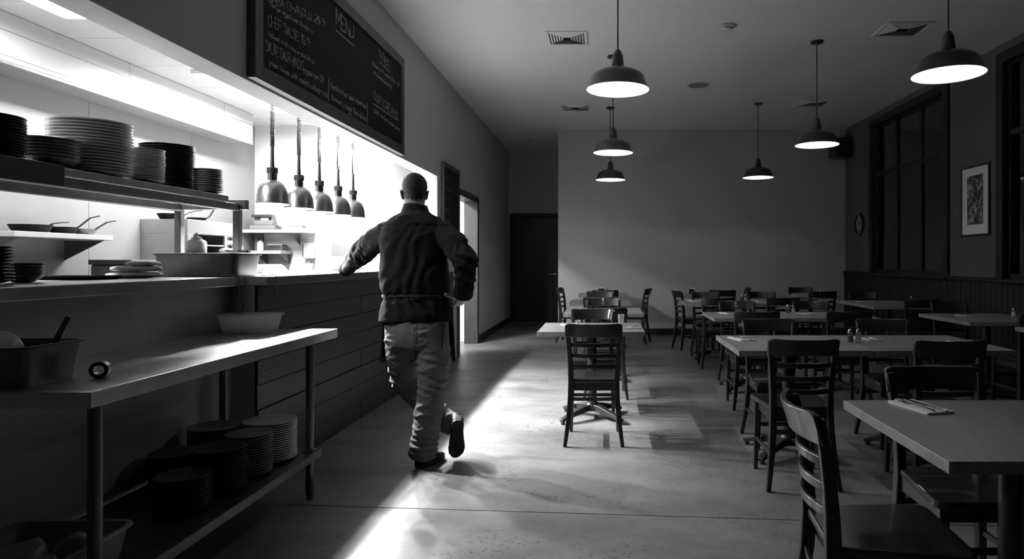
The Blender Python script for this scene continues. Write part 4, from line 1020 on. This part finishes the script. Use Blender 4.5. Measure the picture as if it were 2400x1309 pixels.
# ---- shirt: torso, sleeves, yoke, collar
sb = MB()
T0 = [ (752, 4.235, 975, .226, .140), (735, 4.235, 975, .222, .142), (715, 4.24, 975, .212, .138), (700, 4.245, 975, .203, .130), (692, 4.25, 974, .198, .126), (682, 4.25, 973, .212, .138), (668, 4.255, 972, .217, .144), (640, 4.26, 971, .214, .142), (610, 4.27, 971, .211, .138), (580, 4.28, 971, .215, .138), (555, 4.285, 971, .216, .134), (537, 4.29, 972, .210, .122), (522, 4.295, 972, .190, .108), (509, 4.30, 973, .148, .092), (500, 4.31, 974, .100, .078), (494, 4.32, 974, .082, .072)]
sb.rings([ell(W_(x, y, Z), rx, ry, 40, rz=radians(4), e=.86) for y, Z, x, rx, ry in T0])
shl = W_(908, 548, 4.30); shr = W_(1037, 548, 4.28)
sb.tube([W_(930, 540, 4.30), shl, W_(882, 562, 4.36), elL, W_(832, 610, 4.62), W_(816, 625, 4.71), W_(809, 631, 4.745)], [.075, .080, .078, .071, .062, .054, .050], 24)
sb.tube([W_(1018, 540, 4.29), shr, W_(1066, 572, 4.19), elR, W_(1091, 645, 4.14), W_(1088, 672, 4.19), W_(1086, 688, 4.22)], [.075, .080, .078, .074, .066, .060, .058], 24)
def shirt_disp(p, n):
    d = 0.
    q = Vector((p.x*6, p.y*6, p.z*9))
    w = noise.noise(q+Vector((3, 1, 0))); d += .006*(1-abs(w)*3) if abs(w) < .33 else 0
    aL = (p-Vector(elL)).length; aR = (p-Vector(elR)).length
    if aL < .26:
        ax = (wrL-shL).normalized(); t = p.dot(ax); k = max(0, 1-aL/.26)
        d += .009*k*sin(t*95+5*noise.noise(p*14)+p.x*18) + .005*k*noise.noise(p*22)
    if aR < .26:
        k = max(0, 1-aR/.26); t = p.z*.9+p.x*.5
        d += .009*k*sin(t*90+5*noise.noise(p*14)) + .005*k*noise.noise(p*22)
    zc = W_(975, 692, 4.25).z                           # gathers where the apron string cinches the waist
    k = max(0, 1-abs(p.z-zc)/.16)
    if abs(p.x+1.2) < .3: d += .006*k*sin(p.x*85+3*noise.noise(p*8)+p.z*10)
    k = max(0, 1-abs(p.z-1.3)/.28); d += .005*k*sin((p.x*.8-p.z*.55+noise.noise(p*4)*.2)*60) * (1 if n.y < .3 else .4)
    zy = W_(975, 529, 4.2).z                            # yoke seam
    if n.y < 0 and abs(p.z-zy-.10*abs(p.x+1.2)*0) < .006: d -= .0035
    d += .0015*noise.noise(p*45)
    return d
shirt = obj('shirt', solid('shirt', sb, .0068, 4, shirt_disp), shirt_m, body)
cb = MB()      # collar: folded band standing round the neck
cc = W_(974, 487, 4.337)
for r0, r1, z0, z1 in ((.086, .073, -.034, .022), (.094, .075, -.036, .020)):
    rs = []
    for t in range(7):
        q = t/6; r = r0+(r1-r0)*q; rs.append(ell(cc+Vector((0, .0, z0+(z1-z0)*q)), r, r*.93, 32, tilt=-.08))
    for t in range(7):
        q = 1-t/6; r = (r0+(r1-r0)*q)-.005; rs.append(ell(cc+Vector((0, .0, z0+(z1-z0)*q)), r, r*.93, 32, tilt=-.08))
    rs.append(rs[0]); cb.rings(rs, False)
obj('collar', cb, shirt_m, shirt)
for w0, d_, rr_ in ((W_(812, 628, 4.73), (wrL-elL).normalized(), .052), (W_(1086, 684, 4.215), (wrR-elR).normalized(), .060)):
    k_ = MB(); P = [w0-d_*.03, w0-d_*.02, w0+d_*.02, w0+d_*.03, w0+d_*.028]; k_.tube(P, [rr_, rr_+.003, rr_+.003, rr_, rr_-.012], 28)
    obj('cuff', solid('cuff', k_, .005, 1, lambda p, n: .002*noise.noise(p*40)), shirt_m, shirt)
# ---- trousers
pb = MB()
pb.rings([ell(W_(x, y, Z), rx, ry, 36, e=.85) for y, Z, x, rx, ry in ((742, 4.235, 978, .192, .128), (765, 4.235, 978, .198, .135), (790, 4.235, 978, .198, .135), (812, 4.24, 978, .190, .125))])
pb.tube([W_(1012, 765, 4.22), W_(1014, 800, 4.22), W_(1016, 840, 4.22), W_(1015, 875, 4.22), W_(1012, 905, 4.22), W_(1008, 940, 4.21), W_(1002, 985, 4.20), W_(996, 1030, 4.20), W_(992, 1056, 4.20), W_(990, 1070, 4.20)], [.100, .104, .103, .096, .088, .085, .083, .079, .083, .080], 26)
pb.tube([W_(943, 765, 4.24), W_(944, 800, 4.26), W_(944, 840, 4.32), W_(946, 870, 4.39), W_(950, 893, 4.43), W_(968, 912, 4.445), W_(1000, 945, 4.43), W_(1030, 972, 4.40), W_(1046, 985, 4.385), W_(1060, 994, 4.365), W_(1066, 998, 4.355)], [.100, .102, .096, .088, .083, .080, .073, .068, .070, .072, .066], 26)
def pants_disp(p, n):
    q = Vector((p.x*7+p.z*2, p.y*7, p.z*15)); w = noise.noise(q); d = .009*(1-abs(w)*3.2) if abs(w) < .31 else 0
    w = noise.noise(Vector((p.x*12-p.z*5, p.y*12, p.z*26))+Vector((5, 5, 5))); d += .004*(1-abs(w)*3.5) if abs(w) < .28 else 0
    k = max(0, 1-abs(p.z-.14)/.12); d += .008*k*sin(p.z*150+3*noise.noise(p*12))
    k = max(0, 1-abs(p.z-.50)/.12); d += .006*k*sin(p.z*120+p.x*30+3*noise.noise(p*9))
    if n.y < 0 and abs(p.x-W_(978, 780, 4.1).x-.004) < .006 and p.z > .78: d -= .006
    return d + .0012*noise.noise(p*60)
trousers = obj('trousers', solid('trousers', pb, .0068, 3, pants_disp), pants_m, body)
# patch pockets on the seat
for cx, cy in ((1020, 790), (948, 786)):
    pk = MB(); c0 = W_(cx, cy, 4.09); 
    rows = []
    for j in range(7):
        row = []
        for i in range(7):
            u, v = (i-3)/3, (j-3)/3; x = c0.x+u*.058; z = c0.z+v*.07-(.012*(1-abs(u)) if j == 0 else 0)
            row.append((x, z))
        rows.append(row)
    vs_, fs = [], []
    bvh_src = trousers.data
    from mathutils.bvhtree import BVHTree
    if 'tb' not in globals(): tb = BVHTree.FromPolygons([v.co.copy() for v in trousers.data.vertices], [tuple(p.vertices) for p in trousers.data.polygons])
    for off in (.0022, -.003):
        for row in rows:
            for x, z in row:
                hit = tb.ray_cast(Vector((x, 3.5, z)), Vector((0, 1, 0)))[0]
                vs_.append(Vector((x, (hit.y if hit else c0.y)-off, z)))
    for j in range(6):
        for i in range(6):
            a = j*7+i; fs.append((a, a+1, a+8, a+7)); a += 49; fs.append((a+7, a+8, a+1, a))
    ed = [i for i in range(7)]+[7*j+6 for j in range(1, 7)]+[42+i for i in range(5, -1, -1)]+[7*j for j in range(5, 0, -1)]
    for p, q in zip(ed, ed[1:]+ed[:1]): fs.append((q, p, p+49, q+49))
    pk.add(vs_, fs, True); obj('back_pocket', pk, pants_m, trousers)
# ---- apron: worn at the front, its edges showing on both sides; string round the waist
ab = MB(); rs = []
for y, hw, k in ((694, .205, 0), (720, .222, .01), (760, .226, .02), (800, .232, .03), (850, .238, .05)):
    c0 = W_(978, y, 4.26); ro, ri = [], []
    for i in range(25):
        a = pi*i/24; ro.append(c0+Vector((hw*1.02*cos(a)+.003*sin(i*2.1+y), (.165+k)*sin(a), 0))); ri.append(c0+Vector(((hw*1.02-.006)*cos(a)+.003*sin(i*2.1+y), (.159+k)*sin(a), 0)))
    rs.append(ro+ri[::-1])
ab.rings(rs); obj('apron', ab, apron_m, body)
st = MB(); cc = W_(974, 692, 4.25)
st.tube([cc+Vector((.206*math.copysign(abs(cos(a))**.86, cos(a)), .134*math.copysign(abs(sin(a))**.86, sin(a)), .004*sin(3*a))) for a in [2*pi*k/48 for k in range(48)]], [(.006, .011)]*48, 8, closed=True)
k0 = cc+Vector((.03, -.140, 0)); st.tube([k0, k0+Vector((-.02, -.006, -.01)), k0+Vector((.0, -.01, -.02)), k0+Vector((.03, -.004, -.01)), k0], .006, 8)
obj('apron_string', st, apron_m, body)
# ---- shoes
def shoe(name, heel, toe, up, lift, ankle, L_=.29):
    """heel, toe: ends of the sole; up: from the sole into the foot"""
    h, t_ = Vector(heel), Vector(toe); d = (t_-h).normalized(); u = Vector(up); u = (u-d*u.dot(d)).normalized(); s_ = d.cross(u); L_ = (t_-h).length
    def ring(q, hw, z0, z1, n=20, e=.7, off=0):
        c0 = h+d*(L_*q)+u*((z0+z1)/2)+s_*off; return [c0+s_*hw*math.copysign(abs(cos(a))**e, cos(a))+u*(z1-z0)/2*math.copysign(abs(sin(a))**e, sin(a)) for a in [2*pi*k/n for k in range(n)]]
    up_ = MB().rings([ring(0, .022, .014, .06), ring(.03, .034, .010, .085), ring(.12, .038, .010, .105), ring(.26, .038, .010, .110), ring(.40, .040, .010, .092), ring(.55, .046, .010, .075), ring(.70, .050, .010, .062), ring(.84, .048, .010, .052), ring(.94, .036, .012, .042), ring(1.0, .016, .014, .030)])
    up_.tube([h+d*L_*.17+u*.07, h+d*L_*.15+u*.10, Vector(ankle)], [.040, .041, .040], 16)
    o = obj(name, solid(name, up_, .006, 3), shoe_m, body)
    so = MB()
    def outline(z): 
        pts = []
        for q, w_, o_ in ((0, .018, 0), (.04, .032, 0), (.12, .037, 0), (.3, .034, .002), (.45, .034, .004), (.62, .047, .002), (.75, .053, 0), (.88, .047, -.002), (.97, .030, -.004), (1.02, .012, -.005)): pts.append((q, w_, o_))
        fine = []
        for (a0, b0, c0_), (a1, b1, c1_) in zip(pts, pts[1:]):
            for k in range(4): t = k/4; e_ = t*t*(3-2*t)*.5+t*.5; fine.append((a0+(a1-a0)*t, b0+(b1-b0)*e_, c0_+(c1_-c0_)*e_))
        pts = fine+[pts[-1]]
        P = [h+d*L_*q+s_*(w_+o_)+u*z for q, w_, o_ in pts]+[h+d*L_*q+s_*(-w_+o_)+u*z for q, w_, o_ in reversed(pts)]
        return P
    so.rings([outline(.0), outline(.004), outline(.018), outline(.021)], True, False)
    obj('sole', so, M['rubber'], o, .003); 
    hl = MB(); 
    P0 = [(0, .018), (.04, .032), (.12, .037), (.26, .035)]
    R_ = lambda z: [h+d*L_*q+s_*w_+u*z for q, w_ in P0]+[h+d*L_*q-s_*w_+u*z for q, w_ in reversed(P0)]
    hl.rings([R_(-.0), R_(.02)], True, False); 
    return o
hR = W_(979, 1092, 4.14); tR = W_(1036, 1080, 4.37); hR.z = 0.001; tR.z = 0.001
shoe('shoe', hR, tR, (0, 0, 1), 0, anR)
hF = W_(1074, 985, 4.235); tF = W_(1069, 1079, 4.30); tF.z = .022
shoe('shoe', hF, tF, (-.25, 1, .2), 0, anL)
